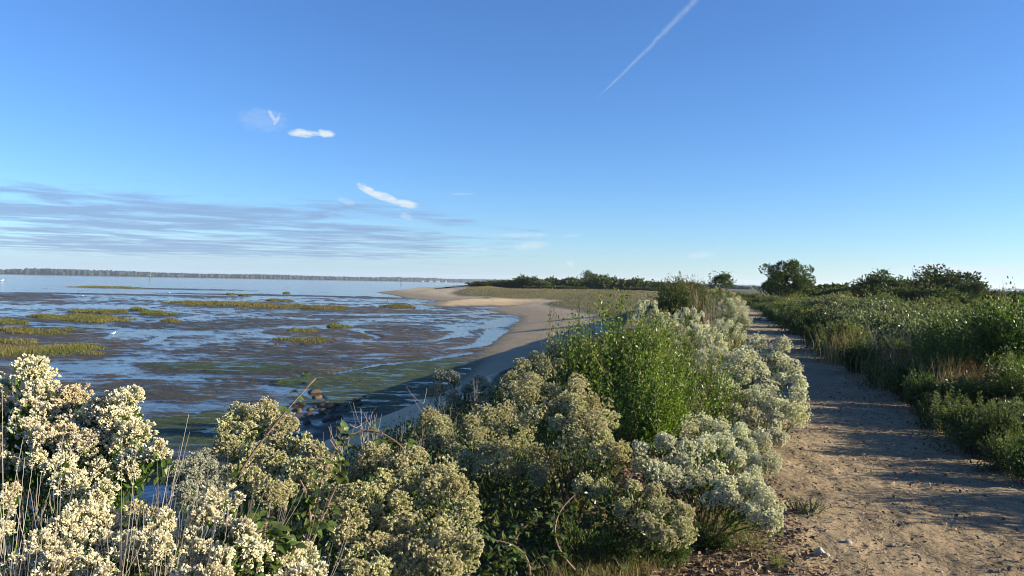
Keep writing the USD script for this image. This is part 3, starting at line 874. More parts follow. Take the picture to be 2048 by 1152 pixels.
def bird(px, py, tall_px, label, col, wing, facing=0.0, flying=False, tilt=0.0):
    p = on(px, py, WATER + 0.01)
    h = tall_px / F * p[1]
    import manifold3d as mf

    def hull(*s):
        out = []
        for x, y, z, q in s:
            out.append(mf.Manifold.sphere(q, 14).translate((x, y, z)))
        return mf.Manifold.batch_hull(out)
    body = hull((-.16, 0, .22, .035), (-.02, 0, .24, .085), (.10, 0, .29, .06)) + hull((.10, 0, .30, .05), (.155, 0, .385, .036)) + hull((.15, 0, .39, .04), (.175, 0, .395, .034)) + hull((-.16, 0, .22, .03), (-.27, 0, .20, .012))
    msh = trimesh.Trimesh(*[np.array(q) for q in (body.refine_to_length(.03).to_mesh().vert_properties[:, :3], body.refine_to_length(.03).to_mesh().tri_verts)], process=True)
    trimesh.smoothing.filter_taubin(msh, iterations=6)
    k = h / 0.43
    t = thing('wading_bird', label, 'bird', p + [0, 0, 0.0 if not flying else 1.2], rz=facing, scale=(k, k, k))
    b = MB(); b.add(msh.vertices, msh.faces, col); b.build(t.GetPath(), 'body', 'plumage', smooth=True)
    for s in (-1, 1):
        w = MB()
        if flying:
            v = np.array([[.08, 0, .28], [-.06, 0, .27], [.10, s * .3, .40], [-.04, s * .3, .385], [-.08, s * .62, .34]])
            v2 = np.vstack([v, v - [0, 0, .015]])
            f = [[0, 1, 3], [0, 3, 2], [2, 3, 4], [5, 8, 6], [5, 7, 8], [7, 9, 8], [0, 2, 7], [0, 7, 5], [1, 6, 8], [1, 8, 3], [2, 4, 9], [2, 9, 7], [3, 8, 9], [3, 9, 4]]
            w.add(v2, f, wing)
        else:
            q = hull((.05, s * .07, .275, .028), (-.12, s * .055, .245, .022), (-.27, s * .015, .215, .006)).to_mesh()
            w.add(q.vert_properties[:, :3], q.tri_verts, wing)
            lg = MB(); tube(lg, [[0, s * .03, .17], [-.01, s * .03, .09], [0, s * .03, 0.0], [.05, s * .03, 0.004]], .007, .006, (.45, .25, .1), 5); lg.build(t.GetPath(), 'leg', 'plumage')
        w.build(t.GetPath(), 'wing', 'plumage')
    bk = MB(); tube(bk, [[.19, 0, .39], [.235, 0, .384], [.26, 0, .372]], .014, .004, (.55, .38, .08), 5); bk.build(t.GetPath(), 'beak', 'plumage')


bird(227, 671, 8, 'white gull standing on the wet mud beyond the nearest marsh grass', (.66, .66, .64), (.62, .63, .64), 0.7)
bird(166, 594.5, 4.5, 'small white gull standing beside the dark mudbank far out', (.8, .8, .78), (.6, .6, .62), 2.6)
bird(339, 587.5, 3.2, 'tiny white gull far out on the thin dark mud spit', (.8, .8, .78), (.7, .7, .7), 0.2)
bird(5, 564, 5.5, 'distant white gull at the very left edge of the open water', (.8, .8, .78), (.75, .75, .75), 1.2)
bird(156, 604, 4.5, 'dark bird flying low with spread wings over the shallow water', (.03, .03, .03), (.035, .033, .03), 0.5, flying=True)

# ------------------------------------------------------------------ rocks on the mud
ROCKS = [(629, 785, 21), (635, 796, 19), (641, 811, 17), (601, 811, 20), (596, 824, 21), (660, 816, 23), (672, 812, 17), (684, 809, 13), (713, 805, 20), (707, 812, 19), (729, 795, 12), (621, 820, 13), (618, 832, 18),
         (644, 830, 15), (681, 825, 15), (666, 826, 17), (695, 826, 13), (635, 834, 15), (664, 839, 24), (615, 848, 18), (646, 822, 16), (652, 807, 12), (690, 815, 14), (606, 838, 13), (678, 836, 14), (590, 812, 12), (720, 812, 14), (650, 842, 13), (630, 816, 12)]


def rock_mesh(r, w, n=2):
    s = trimesh.creation.icosphere(n)
    v = s.vertices * [1, r.uniform(.7, 1), r.uniform(.55, .8)]
    for _ in range(7):                                              # chip flat faces off
        d = rand_unit(r, 1)[0]
        k = r.uniform(.5, .8)
        e = v @ d
        v = v - np.outer(np.maximum(e - k, 0), d) * 0.9
    v = v * (1 + 0.10 * (meshkit.fbm(v * 2.3 + r.uniform(0, 50), 3) - .5))[:, None]
    return v * w / 2, s.faces


def rock(px, py, wpx, label, r, col=(0.055, 0.037, 0.021), z=WATER, group=None, name='boulder', sink=.28, cat='rock'):
    p = on(px, py, z)
    w = wpx / F * p[1]
    v, f = rock_mesh(r, w)
    m = MB()
    c = np.asarray(col) * r.uniform(.75, 1.3)
    m.add(v + [0, 0, w * (.24 - sink)], f, c)
    t = m.build('/World', name, 'stone')
    UsdGeom.Xformable(t).AddTranslateOp().Set(Gf.Vec3d(*map(float, p)))
    UsdGeom.Xformable(t).AddRotateZOp().Set(float(r.uniform(0, 360)))
    return tag(t, label, cat, group)


_r = np.random.default_rng(17)
for q, (px, py, w) in enumerate(ROCKS):
    lab = {0: 'brown boulder lying farthest out, topmost of the rock heap in the shallows', 8: 'large rounded boulder at the right end of the rock heap', 10: 'small upright boulder standing apart on the green weed, right of the heap',
           18: 'widest flat boulder low in the shaded part of the rock heap'}.get(q)
    rock(px, py, w * 1.4, lab or 'brown weed-stained boulder in the rock heap below the bank', _r, group=None if lab else 'boulders heaped in the shallows')
for px, py, w, l in ((757, 683, 8, 'small grey stone on the mud beside a tiny grass tuft'), (859, 687, 7, 'small dark stone in the shallow runnel right of the mudbank'), (838, 684, 6, 'low dark stone just left of another in the runnel'),
                     (553, 690, 9, 'brown stone at the water edge below the middle marsh grass'), (505, 808, 11, 'dark boulder half hidden behind the blossoming bush'), (504, 761, 7, 'lone dark stone out on the wet mud flat'), (690, 791, 11, 'flat pale stone lying above the rock heap'), (564, 826, 9, 'small dark stone left of the rock heap')):
    rock(px, py, w, l, _r)

# ------------------------------------------------------------------ marsh grass on the flats
ISLETS = [  # parts of each patch: (x, y, half width, half height) of its footprint, label
    ([(45, 706, 175, 14), (150, 698, 70, 9)], 'large straw-coloured marsh grass patch nearest on the left edge'),
    ([(20, 687, 60, 7)], 'short marsh grass patch between two larger ones on the left edge'),
    ([(60, 667, 90, 9), (130, 662, 26, 3)], 'long marsh grass patch at left, just above the gull'),
    ([(165, 638, 112, 7), (90, 635, 40, 4)], 'greenest marsh grass patch, left of centre with a dark front edge'),
    ([(200, 625, 65, 4), (280, 621, 30, 2)], 'marsh grass strip directly behind the greenest patch'),
    ([(310, 629, 48, 4)], 'slim marsh grass strip right of the greenest patch'),
    ([(20, 646, 38, 6)], 'small marsh grass patch at the left edge behind the long one'),
    ([(338, 644, 37, 3)], 'small oblong marsh grass patch alone on the reddish mud'),
    ([(440, 608, 125, 4), (560, 614, 130, 5), (650, 617, 60, 4)], 'longest marsh grass patch, stretched across the middle of the flats'),
    ([(558, 602, 32, 1.6)], 'thin marsh grass streak behind the longest patch'),
    ([(610, 681, 68, 6.5)], 'marsh grass patch in the middle with a brown stone at its foot'),
    ([(606, 664, 50, 4)], 'marsh grass strip just behind the middle patch'),
    ([(675, 654, 30, 2.5)], 'thin marsh grass tuft line right of the middle patches'),
    ([(798, 614, 42, 3.2)], 'marsh grass patch nearest the sandy beach'),
    ([(215, 575, 82, 1.6)], 'far dark marsh grass streak near the open water at left'),
    ([(490, 591.5, 14, 1.0)], 'tiny far marsh grass dot left of two others'),
    ([(460, 589.5, 12, .8)], 'tiniest far marsh grass dot, faint and farthest left'),
    ([(573, 587, 10, .8)], 'tiny far marsh grass dot alone beyond the longest patch'),
    ([(730, 674, 8, 2.0)], 'tiny marsh grass tuft on the bare mudbank beside the stone'),
    ([(160, 661, 18, 2.0)], 'small marsh grass tuft trailing right of the long left patch')]
_r = np.random.default_rng(23)
for parts, label in ISLETS:
    mb = MB()
    o = on(parts[0][0], parts[0][1], WATER)
    for px, py, rx, ry in parts:
        c, e1, e2, ex = on(px, py, WATER), on(px, py + ry, WATER), on(px, py - ry, WATER), on(px + rx, py + .019 * rx, WATER)
        a, depth = np.linalg.norm(ex - c), e2[1] - e1[1]
        px_m = c[1] / F * 2                                         # metres per picture pixel of the render
        wid = max(0.012, px_m * 0.30)
        h0 = 0.40 + 0.0006 * c[1]
        n = int(np.clip(a * depth * 0.8 * 30 / max(wid * 6, .2) , 260, 6500) * 1.0)
        q = _r.uniform(-1, 1, (n * 3, 2))
        rim = 0.80 + 0.9 * (meshkit.fbm(np.stack([q[:, 0] * a * .35, q[:, 1] * depth * .2, np.full(len(q), px * .1)], -1), 4) - .5) * 1.4
        edge = rim - np.hypot(q[:, 0], q[:, 1])
        ok = np.nonzero(edge > 0)[0][:n]
        q, edge = q[ok], edge[ok]
        y = c[1] + q[:, 1] * depth / 2
        x = c[0] + q[:, 0] * a + (y - c[1]) * (e2[0] - e1[0]) / depth
        P = np.stack([x, y, np.full(len(x), WATER - .02)], 1)
        t = meshkit.noise(np.stack([x * .35, y * .2, 0 * x], -1), 4)[:, None]
        col = np.array([0.150, 0.125, 0.042]) * t + np.array([0.095, 0.105, 0.028]) * (1 - t)
        h = h0 * (0.45 + 0.55 * smooth(edge / 0.3)) * (0.55 + 0.9 * meshkit.noise(np.stack([x * 1.1, y * .5, 0 * x], -1), 8))
        grass(mb, _r, P, h, wid, col, 0.5)
    tag(mb.build('/World', 'marsh_grass', 'grass_blade', origin=(0, 0, 0)), label, 'grass patch')

# ------------------------------------------------------------------ kinds of shrubs and trees
OLIVE, DARKG, YELG, MIDG, GREYG = (0.085, 0.095, 0.030), (0.040, 0.058, 0.020), (0.190, 0.190, 0.034), (0.070, 0.110, 0.022), (0.092, 0.110, 0.050)
kind('shore_shrub_kind', leafy_kind(31, (1, 1, 1.15), 260, 8, 0.34, 0.22, (0.062, 0.085, 0.024), 'leaf_far', clumps=16, upright=0.4, low=0.1, spread=0.10, shell=0.45))
kind('round_shrub_kind', leafy_kind(32, (1, 1, 1.3), 300, 9, 0.30, 0.20, (0.068, 0.088, 0.026), 'leaf_far', clumps=10, upright=0.5, low=0.1, spread=0.10, shell=0.45))
kind('yellow_shrub_kind', leafy_kind(33, (0.6, 0.6, 1.1), 190, 16, 0.13, 0.065, YELG, 'leaf_matt', clumps=14, upright=0.6, spread=0.06))
kind('olive_shrub_kind', leafy_kind(34, (0.7, 0.7, 1.1), 240, 18, 0.11, 0.055, (0.110, 0.135, 0.038), 'leaf_matt', clumps=18, upright=0.5, spread=0.06))
kind('leafy_bush_kind', leafy_kind(35, (0.9, 0.9, 1.6), 420, 26, 0.068, 0.042, (0.062, 0.108, 0.016), 'leaf_green', clumps=22, upright=0.5, spread=0.05, low=0.1))
kind('groundsel_green_kind', leafy_kind(36, (0.75, 0.75, 1.7), 190, 42, 0.066, 0.034, (0.092, 0.142, 0.018), 'leaf_green', along=.5, clumps=15, col_v=.5, upright=0.75, spread=0.04, low=0.15, tipcol=(0.16, 0.19, 0.030), foot_r=0.35, stem_n=40))
kind('slender_shrub_kind', leafy_kind(37, (0.35, 0.35, 1.2), 24, 60, 0.055, 0.020, (0.070, 0.105, 0.024), 'leaf_green', upright=0.95, spread=0.03, low=0.3, start=0.25, foot_r=0.25))
kind('reddish_bush_kind', leafy_kind(38, (0.7, 0.7, 1.3), 300, 40, 0.075, 0.036, (0.055, 0.088, 0.022), 'leaf_matt', upright=0.7, spread=0.04, tipcol=(0.12, 0.085, 0.04), low=0.15))
kind('mugwort_kind', leafy_kind(39, (0.42, 0.42, 0.85), 15, 190, 0.048, 0.022, (0.135, 0.175, 0.050), 'leaf_matt', along=0.25, upright=0.9, spread=0.10, spire=0.9, low=0.6, start=0.04, shell=0.85, foot_r=0.5))
kind('mugwort_low_kind', leafy_kind(40, (0.55, 0.55, 0.6), 50, 55, 0.058, 0.036, (0.068, 0.104, 0.027), 'leaf_matt', along=0.25, upright=0.7, spread=0.07, spire=0.7, low=0.3, start=0.05, foot_r=0.6))
kind('bramble_thicket_kind', leafy_kind(41, (1.0, 1.0, 1.0), 300, 20, 0.095, 0.066, GREYG, 'leaf_green', along=0.3, upright=0.15, spread=0.06, low=0.15, clumps=30, foot_r=0.5))
kind('white_groundsel_kind', white_kind(42, (0.62, 0.62, 1.25), 40, 0.085, 0.020, 0.010, WHITE))
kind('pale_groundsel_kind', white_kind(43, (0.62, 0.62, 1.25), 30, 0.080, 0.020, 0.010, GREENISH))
kind('lone_tree_kind', tree_kind(51, 3.9, (2.45, 2.2), 0.22, 46, 7500, 0.22, (0.054, 0.080, 0.020), trunks=4, clump_r=0.14))
kind('wispy_tree_kind', tree_kind(52, 4.4, (1.9, 1.9), 0.12, 40, 5200, 0.30, (0.052, 0.075, 0.022), trunks=3, spiky=0.9, clump_r=0.17))
kind('open_tree_kind', tree_kind(53, 4.2, (1.5, 1.5), 0.15, 26, 3000, 0.27, (0.056, 0.078, 0.025), trunks=2, spiky=1.0, clump_r=0.15))
kind('dry_grass_kind', grass_kind(54, 420, 0.75, 0.006, 0.55, (0.26, 0.20, 0.11), 0.35))
kind('dead_stalk_kind', stalk_kind(55, 11, 1.0, 0.26, PALE_WOOD, 13, 0.0028, 0.16))
kind('dead_shrub_kind', stalk_kind(56, 16, 1.0, 0.5, (0.17, 0.135, 0.10), 12, 0.006))
kind('red_dock_kind', leafy_kind(57, (0.30, 0.30, 0.75), 16, 90, 0.026, 0.016, (0.17, 0.075, 0.040), 'leaf_matt', upright=0.95, spread=0.05, low=0.4, start=0.35))

_r = np.random.default_rng(61)
# row of shrubs along the dune, far left of the path
G = 'dense shrubs in the row behind the beach'
DUNE = [(886, 577, 36, 0), (918, 574, 40, 1), (905, 574, 48, 0), (938, 571, 50, 0), (962, 563, 44, 1), (990, 561, 58, 1), (1022, 560, 60, 1), (1047, 554, 34, 0), (1064, 556, 34, 0), (1082, 563, 50, 0), (1102, 557, 36, 0), (1124, 562, 48, 0), (1146, 556, 44, 1),
        (1166, 558, 44, 0), (1206, 556, 44, 0), (1222, 556, 54, 1), (1242, 560, 54, 0), (1262, 562, 54, 0), (1276, 557, 40, 1), (1296, 564, 54, 0), (1318, 566, 54, 0), (1345, 566, 54, 1), (1375, 566, 54, 0),
        (1000, 570, 60, 0), (1040, 570, 60, 1), (1080, 572, 64, 0), (1120, 572, 64, 0), (1160, 572, 64, 1), (1200, 572, 64, 0), (1240, 573, 64, 0), (1280, 574, 64, 0), (1320, 574, 64, 0)]
for q, (px, top, w, k) in enumerate(DUNE):
    lab = {0: 'low dark shrub at the seaward tip of the dune', 4: 'dark shrub overhanging the bare dune cliff'}.get(q, 'dense green shrub in the row between beach and skyline')
    plant(('shore_shrub_kind', 'round_shrub_kind')[k], 'dune_shrub', lab, 'shrub', px, top, (243 if q < 23 else 236) + _r.uniform(-5, 9), w * 1.15, _r, None if q in (0, 4) else G, sink=.3)
plant('wispy_tree_kind', 'dune_tree', 'tallest pointed tree rising from the shrub row behind the beach', 'tree', 1183, 547, 250, 36, _r, sink=.2)
plant('open_tree_kind', 'dune_tree', 'thin bare-stemmed tree right of the pointed tree in the shrub row', 'tree', 1206, 551, 250, 20, _r, sink=.2)

# trees along the skyline on the right
plant('lone_tree_kind', 'broad_tree', 'broad round-crowned tree standing alone beside the path end', 'tree', 1574, 526, 64, 104, _r)
for kd, px, top, Y, w, l in (('wispy_tree_kind', 1764, 552, 80, 80, 'wispy dark tree, left of the two tall ones on the right skyline'), ('wispy_tree_kind', 1890, 544, 84, 100, 'tallest wispy dark tree on the right skyline'),
                             ('open_tree_kind', 1945, 566, 74, 52, 'slim open tree right of the tallest on the right skyline'), ('open_tree_kind', 1722, 566, 84, 60, 'feathery small tree left of the wispy dark one'), ('open_tree_kind', 1438, 550, 78, 46, 'feathery dark tree left of the path end, behind the white bushes')):
    plant(kd, 'skyline_tree', l, 'tree', px, top, Y, w, _r)
for px, top, Y, w in ((1645, 574, 100, 90), (1682, 572, 98, 90), (1800, 567, 86, 74), (1835, 564, 90, 80), (1862, 572, 80, 70), (1920, 574, 82, 80), (1745, 575, 78, 90), (1700, 578, 88, 70), (1790, 580, 74, 80), (1835, 582, 72, 90), (1890, 582, 70, 90), (1975, 586, 76, 100), (2030, 588, 74, 90), (1660, 582, 84, 70), (1620, 580, 90, 70)):
    plant('round_shrub_kind', 'skyline_shrub', 'dark shrub in the dense hedge line on the right skyline', 'shrub', px, top - 3, Y, w * 1.15, _r, 'dark shrubs of the right skyline')
for px, top, Y, w in ((1470, 582, 88, 60), (1495, 588, 92, 50), (1512, 586, 84, 46), (1480, 592, 70, 44), (1505, 596, 74, 36), (1450, 585, 80, 60), (1530, 590, 70, 50)):
    plant('olive_shrub_kind', 'path_end_shrub', 'olive shrub closing the view at the far end of the path', 'shrub', px, top, Y, w, _r, 'shrubs at the path end')

# ------------------------------------------------------------------ right hand side of the path
G = 'yellow-green shrubs in the middle distance right of the path'
for px, top, Y, w in ((1770, 584, 38, 84), (1866, 592, 32, 110), (1690, 582, 46, 60), (1912, 606, 27, 80), (1802, 602, 30, 84), (1965, 600, 24, 90), (1665, 588, 44, 56), (1550, 590, 58, 54), (1600, 588, 50, 60), (1840, 606, 28, 70), (1740, 594, 40, 60), (1640, 592, 44, 50), (1990, 590, 30, 90)):
    plant('yellow_shrub_kind' if _r.random() < .55 else 'olive_shrub_kind', 'meadow_shrub', 'yellow-green shrub in the middle distance right of the path', 'shrub', px, top, Y, w, _r, G)
for px, top, Y, w, l in ((1780, 624, 18.5, 210, 'wide grey-green bramble thicket behind the rounded olive shrubs of the verge'), (1860, 640, 15, 210, 'grey-green bramble thicket directly behind the pale dead grass stems'), (1720, 606, 26, 200, 'grey-green bramble mound between the verge weeds and the yellow shrubs'),
                         (1640, 598, 36, 150, 'low bramble mound in front of the broad tree, to its right'), (1915, 652, 13.5, 190, 'bramble thicket touching the left side of the large leafy bush'), (1600, 606, 42, 110, 'small bramble mound under the broad round-crowned tree'), (1700, 622, 22, 150, 'bramble mound just behind the feathery weed halfway up the verge'),
                         (1570, 606, 50, 80, 'farthest bramble mound at the right side of the path'), (1690, 596, 34, 130, 'bramble mound in front of the left end of the dark skyline hedge'), (1820, 610, 24, 180, 'bramble thicket in front of the gap between the two wispy trees'), (1900, 622, 20, 180, 'bramble thicket below the tallest wispy tree, behind the dead stalks'),
                         (1760, 602, 30, 150, 'bramble mound below the left wispy tree'), (2000, 640, 17, 240, 'bramble thicket behind the large leafy bush at the right edge'), (1960, 615, 25, 200, 'bramble thicket below the slim open tree'), (1545, 610, 54, 60, 'last bramble mound before the path bends out of sight')):
    plant('bramble_thicket_kind', 'bramble_thicket', l, 'shrub', px, top - 7, Y, w, _r)
plant('leafy_bush_kind', 'leafy_bush', 'large dark green leafy bush at the right edge of the picture', 'shrub', 1985, 590, 11.8, 330, _r)
plant('leafy_bush_kind', 'leafy_bush', 'bright-topped leafy bush cut off by the right edge', 'shrub', 2066, 566, 10.8, 230, _r)
plant('leafy_bush_kind', 'leafy_bush', 'low dark leafy bush left of the large one at the right edge', 'shrub', 1905, 645, 11.2, 180, _r)
plant('bramble_thicket_kind', 'low_bramble', 'low shaded bramble mound under the leafy bush, behind the tall weed', 'shrub', 1985, 755, 9.4, 260, _r)
plant('bramble_thicket_kind', 'low_bramble', 'low shaded bramble mound in the bottom right of the verge', 'shrub', 2070, 800, 7.6, 200, _r)
plant('bramble_thicket_kind', 'low_bramble', 'low shaded bramble mound behind the dead grass stems', 'shrub', 1870, 735, 11.2, 150, _r)
plant('leafy_bush_kind', 'leafy_bush', 'dark leafy bush at the right edge behind the nearest weeds', 'shrub', 2050, 690, 9.0, 190, _r)
plant('leafy_bush_kind', 'leafy_bush', 'small dark leafy bush between the rusty dock and the right edge', 'shrub', 1975, 742, 9.2, 120, _r)
plant('mugwort_kind', 'tall_weed', 'feathery weed close to the right edge, nearest to the viewer', 'weed', 2040, 850, 6.6, 110, _r)
plant('mugwort_kind', 'tall_weed', 'sunlit feathery weed with several pointed spires at the path edge', 'weed', 1925, 762, 8.2, 125, _r)
plant('mugwort_kind', 'tall_weed', 'feathery weed right of the sunlit spired one, running out of the picture', 'weed', 2015, 800, 7.4, 120, _r)
plant('mugwort_kind', 'tall_weed', 'feathery spired weed beside the dead grass stems', 'weed', 1745, 660, 14.6, 92, _r)
plant('mugwort_kind', 'tall_weed', 'feathery weed just left of the one beside the dead grass', 'weed', 1690, 630, 17.5, 110, _r)
plant('mugwort_kind', 'tall_weed', 'broad pale feathery weed halfway along the path edge', 'weed', 1578, 604, 33, 70, _r)
plant('mugwort_kind', 'tall_weed', 'pale feathery weed behind the second bend of the verge', 'weed', 1650, 628, 21.5, 90, _r)
kind('round_herb_kind', leafy_kind(44, (0.55, 0.55, 0.62), 90, 36, 0.065, 0.042, (0.060, 0.096, 0.023), 'leaf_matt', along=0.2, upright=0.35, spread=0.05, low=0.1, clumps=12))
G = 'low feathery weeds edging the path'
for px, top, Y, w in ((1780, 718, 12.2, 90), (1815, 740, 10.9, 90), (1860, 770, 9.6, 90), (1880, 800, 8.7, 80), (1720, 690, 14.4, 80), (1690, 668, 16.4, 80), (1655, 650, 19, 80), (1625, 636, 22, 70), (1600, 624, 26, 60), (1575, 618, 30, 50), (1553, 612, 36, 50), (1535, 608, 44, 40), (1965, 850, 7.4, 100), (2030, 880, 6.7, 110), (2075, 900, 6.2, 120), (1925, 830, 8.0, 90), (1760, 690, 13.6, 80), (1840, 760, 10.2, 70), (1990, 830, 7.2, 90), (1610, 612, 30, 70), (1520, 606, 56, 30)):
    plant('mugwort_low_kind' if _r.random() < .3 else 'round_herb_kind', 'low_weed', 'low feathery green weed edging the right side of the path', 'weed', px, top - 0.12 * F / Y, Y, w * 1.15, _r, G)
for px, top, Y, w, l in ((1640, 612, 27, 90, 'pale yellow-green rounded shrub far along the right verge'), (1700, 640, 16.6, 100, 'rounded olive shrub at the verge left of the dead grass'), (1800, 676, 13.2, 90, 'rounded olive shrub just left of the pale dead grass stems'),
                         (1580, 598, 38, 70, 'rounded yellow shrub where the verge narrows towards the broad tree')):
    plant('olive_shrub_kind' if Y < 20 else 'yellow_shrub_kind', 'verge_shrub', l, 'shrub', px, top, Y, w, _r)
plant('dry_grass_kind', 'dead_grass', 'clump of pale dead grass stems before the bramble thicket', 'grass', 1822, 662, 12.6, 130, _r)
plant('dry_grass_kind', 'dead_grass', 'shorter dead grass clump at the foot of the pale stems', 'grass', 1842, 705, 11.8, 120, _r)
plant('dead_stalk_kind', 'dead_stalks', 'pale dead stalks standing in the dead grass right of the path', 'plant', 1830, 640, 12.9, 70, _r)
plant('dead_stalk_kind', 'dead_stalks', 'bleached dead stalks left of the leafy bush on the skyline', 'plant', 1935, 598, 16, 50, _r)
plant('red_dock_kind', 'rusty_dock', 'rusty brown dock plant in front of the dark leafy bush', 'plant', 1935, 700, 9.7, 62, _r)
plant('red_dock_kind', 'rusty_dock', 'second rusty dock plant right of the first, before the bush', 'plant', 1972, 698, 9.6, 50, _r)
plant('dead_stalk_kind', 'bare_twig', 'single bare forked twig rising above the right skyline', 'plant', 2016, 546, 26, 18, _r)


def verge():
    """Grass and herbs along both edges of the path and over the rough ground: nobody could count them."""
    r = np.random.default_rng(71)
    b, l = MB(), MB()
    y = 3.5 + 60 * r.random(1300) ** 1.8
    d = 1.15 + r.exponential(0.55, len(y)) + 0.25 * r.random(len(y))
    x = path_x(y) + d / 0.962
    z = land(x, y)[0]
    grass(b, r, np.stack([x, y, z - .01], 1), 0.15, 0.006 + 0.0003 * y[:, None], (0.075, 0.100, 0.030), 0.7)
    tag(b.build('/World', 'verge_grass', 'grass_blade'), 'short green grass growing along the right edge of the path', 'grass', kind='stuff')
    n = 5200
    y = 5 + 90 * r.random(n) ** 1.6
    d = 2.0 + 40 * r.random(n) ** 1.6
    x = path_x(y) + d / 0.962
    z = land(x, y)[0]
    for k in range(7):
        P = np.stack([x, y, z], 1) + np.column_stack([r.normal(size=(n, 2)) * .14, r.random(n) * .34])
        s = (0.055 + 0.0024 * y)
        leaves(l, r, P, unit(rand_unit(r, n) + [0, 0, .3]), s, s * .6, jitter(r, (0.060, 0.080, 0.026), n, .35))
    tag(l.build('/World', 'rough_herbage', 'leaf_matt'), 'low rough herbage covering the ground right of the path', 'ground cover', kind='stuff')
    # undergrowth on the seaward slope
    l = MB()
    n = 9500
    y = 0.8 + 15.5 * r.random(n) ** 1.2
    d = -2.35 - 6.3 * r.random(n) ** 1.1
    x = path_x(y) + d / 0.962
    z = land(x, y)[0]
    keep = z > -2.85
    x, y, z, d = x[keep], y[keep], z[keep], d[keep]
    n = len(x)
    h = np.clip((-d - 2.0) * 0.40, 0.14, 0.85)
    for k in range(12):
        P = np.stack([x, y, z], 1) + np.column_stack([r.normal(size=(n, 2)) * .13, r.random(n) * h])
        s = (0.036 + 0.0016 * y) * r.uniform(.7, 1.3, n)
        leaves(l, r, P, unit(rand_unit(r, n) + [0, 0, .5]), s, s * .55, jitter(r, (0.058, 0.085, 0.020), n, .4, .15))
    tag(l.build('/World', 'slope_undergrowth', 'leaf_green'), 'dark leafy undergrowth between the bushes on the seaward slope', 'ground cover', kind='stuff')
    # low salt grass on the flat behind the beach
    b = MB()
    y = r.uniform(60, 240, 22000); x = r.uniform(-40, 45, len(y))
    z, dd, s = land(x, y)
    k = (s > 10 + 12 * smooth((y - 180) / 60) + 8 * n2(x, y, .06, 23)) & (dd < -4)
    grass(b, r, np.stack([x, y, z - .02], 1)[k], 0.36, 0.05, (0.130, 0.118, 0.050), .5)
    tag(b.build('/World', 'dune_grass', 'grass_blade'), 'thin dry grass over the flat between beach and shrub row', 'grass', kind='stuff')
    # wrack lines on the beach
    m = MB()
    y = r.uniform(45, 230, 2600)
    x = r.uniform(-45, 14, len(y))
    z, dd, s = land(x, y)
    k = (np.abs(s - 6 - 5 * n2(x, y, .06, 33)) < .5) | (np.abs(s - 9 - 6 * n2(x, y, .05, 34)) < .4)
    P = np.stack([x, y, z + .015], 1)[k]
    n = len(P)
    leaves(m, r, P, unit(np.column_stack([r.normal(size=(n, 2)), .1 * r.random(n)])), .22 * r.uniform(.5, 1.4, n), .10, jitter(r, (.07, .055, .04), n), fold=.4)
    tag(m.build('/World', 'tide_wrack', 'litter'), 'dark lines of dried seaweed left by the tide on the sand', 'seaweed', kind='stuff')


verge()


def litter():
    r = np.random.default_rng(81)
    m = MB()
    n = 26000
    y = 2.6 + 10 * r.random(n) ** 1.5
    k = r.random(n)
    d = np.where(k < .74, -1.05 - 1.8 * r.random(n) ** .9, np.where(k < .88, 1.0 + .5 * r.random(n), r.uniform(-1.1, 1.1, n)))
    x = path_x(y) + d / .962
    z = land(x, y)[0]
    P = np.stack([x, y, z + r.uniform(.004, .022, n)], 1)
    s = r.uniform(.012, .042, n)
    tones = np.array([(.19, .13, .085), (.12, .080, .055), (.27, .20, .13), (.085, .06, .045), (.21, .115, .085)])[r.integers(0, 5, n)]
    leaves(m, r, P, unit(np.column_stack([r.normal(size=(n, 2)), .55 * r.random(n)])), s, s * r.uniform(.4, .8, n), tones * r.uniform(.7, 1.2, (n, 1)), fold=.35)
    for _ in range(160):                                            # broken twigs
        yy = 2.8 + 7 * r.random() ** 1.4; dd = -1.1 - 1.7 * r.random(); xx = path_x(yy) + dd / .962
        zz = ground_z(xx, yy) + .012 if r.random() < .02 else None
        zz = 0.02 if zz is None else zz
        a = r.uniform(0, 6.28); L = r.uniform(.05, .2)
        tube(m, [[xx, yy, zz], [xx + math.cos(a) * L * .5, yy + math.sin(a) * L * .5, zz + .012], [xx + math.cos(a + .3) * L, yy + math.sin(a + .3) * L, zz + .006]], .0035, .002, np.array([.17, .13, .10]) * r.uniform(.5, 1.3))
    tag(m.build('/World', 'leaf_litter', 'litter'), 'brown leaf litter and twigs between the path and the bushes', 'leaf litter', kind='stuff')
    g = MB()
    ico = trimesh.creation.icosphere(0)
    n = 2600
    y = 3 + 22 * r.random(n) ** 1.7
    right = r.random(n) < .62
    d = np.where(right, PATH_W - .25 + .55 * r.random(n), r.uniform(-2.4, 1.1, n))
    x = path_x(y) + d / .962
    z = land(x, y)[0]
    for k in range(n):
        s = r.uniform(.006, .017) * (1.5 if right[k] else 1)
        g.add(ico.vertices * [s, s * r.uniform(.6, 1), s * .6] * r.uniform(.7, 1.25, (12, 1)) + [x[k], y[k], z[k] + s * .2], ico.faces, np.array([.26, .235, .20]) * r.uniform(.5, 1.5))
    tag(g.build('/World', 'gravel', 'litter'), 'small pale gravel and broken shell along the path', 'gravel', kind='stuff')


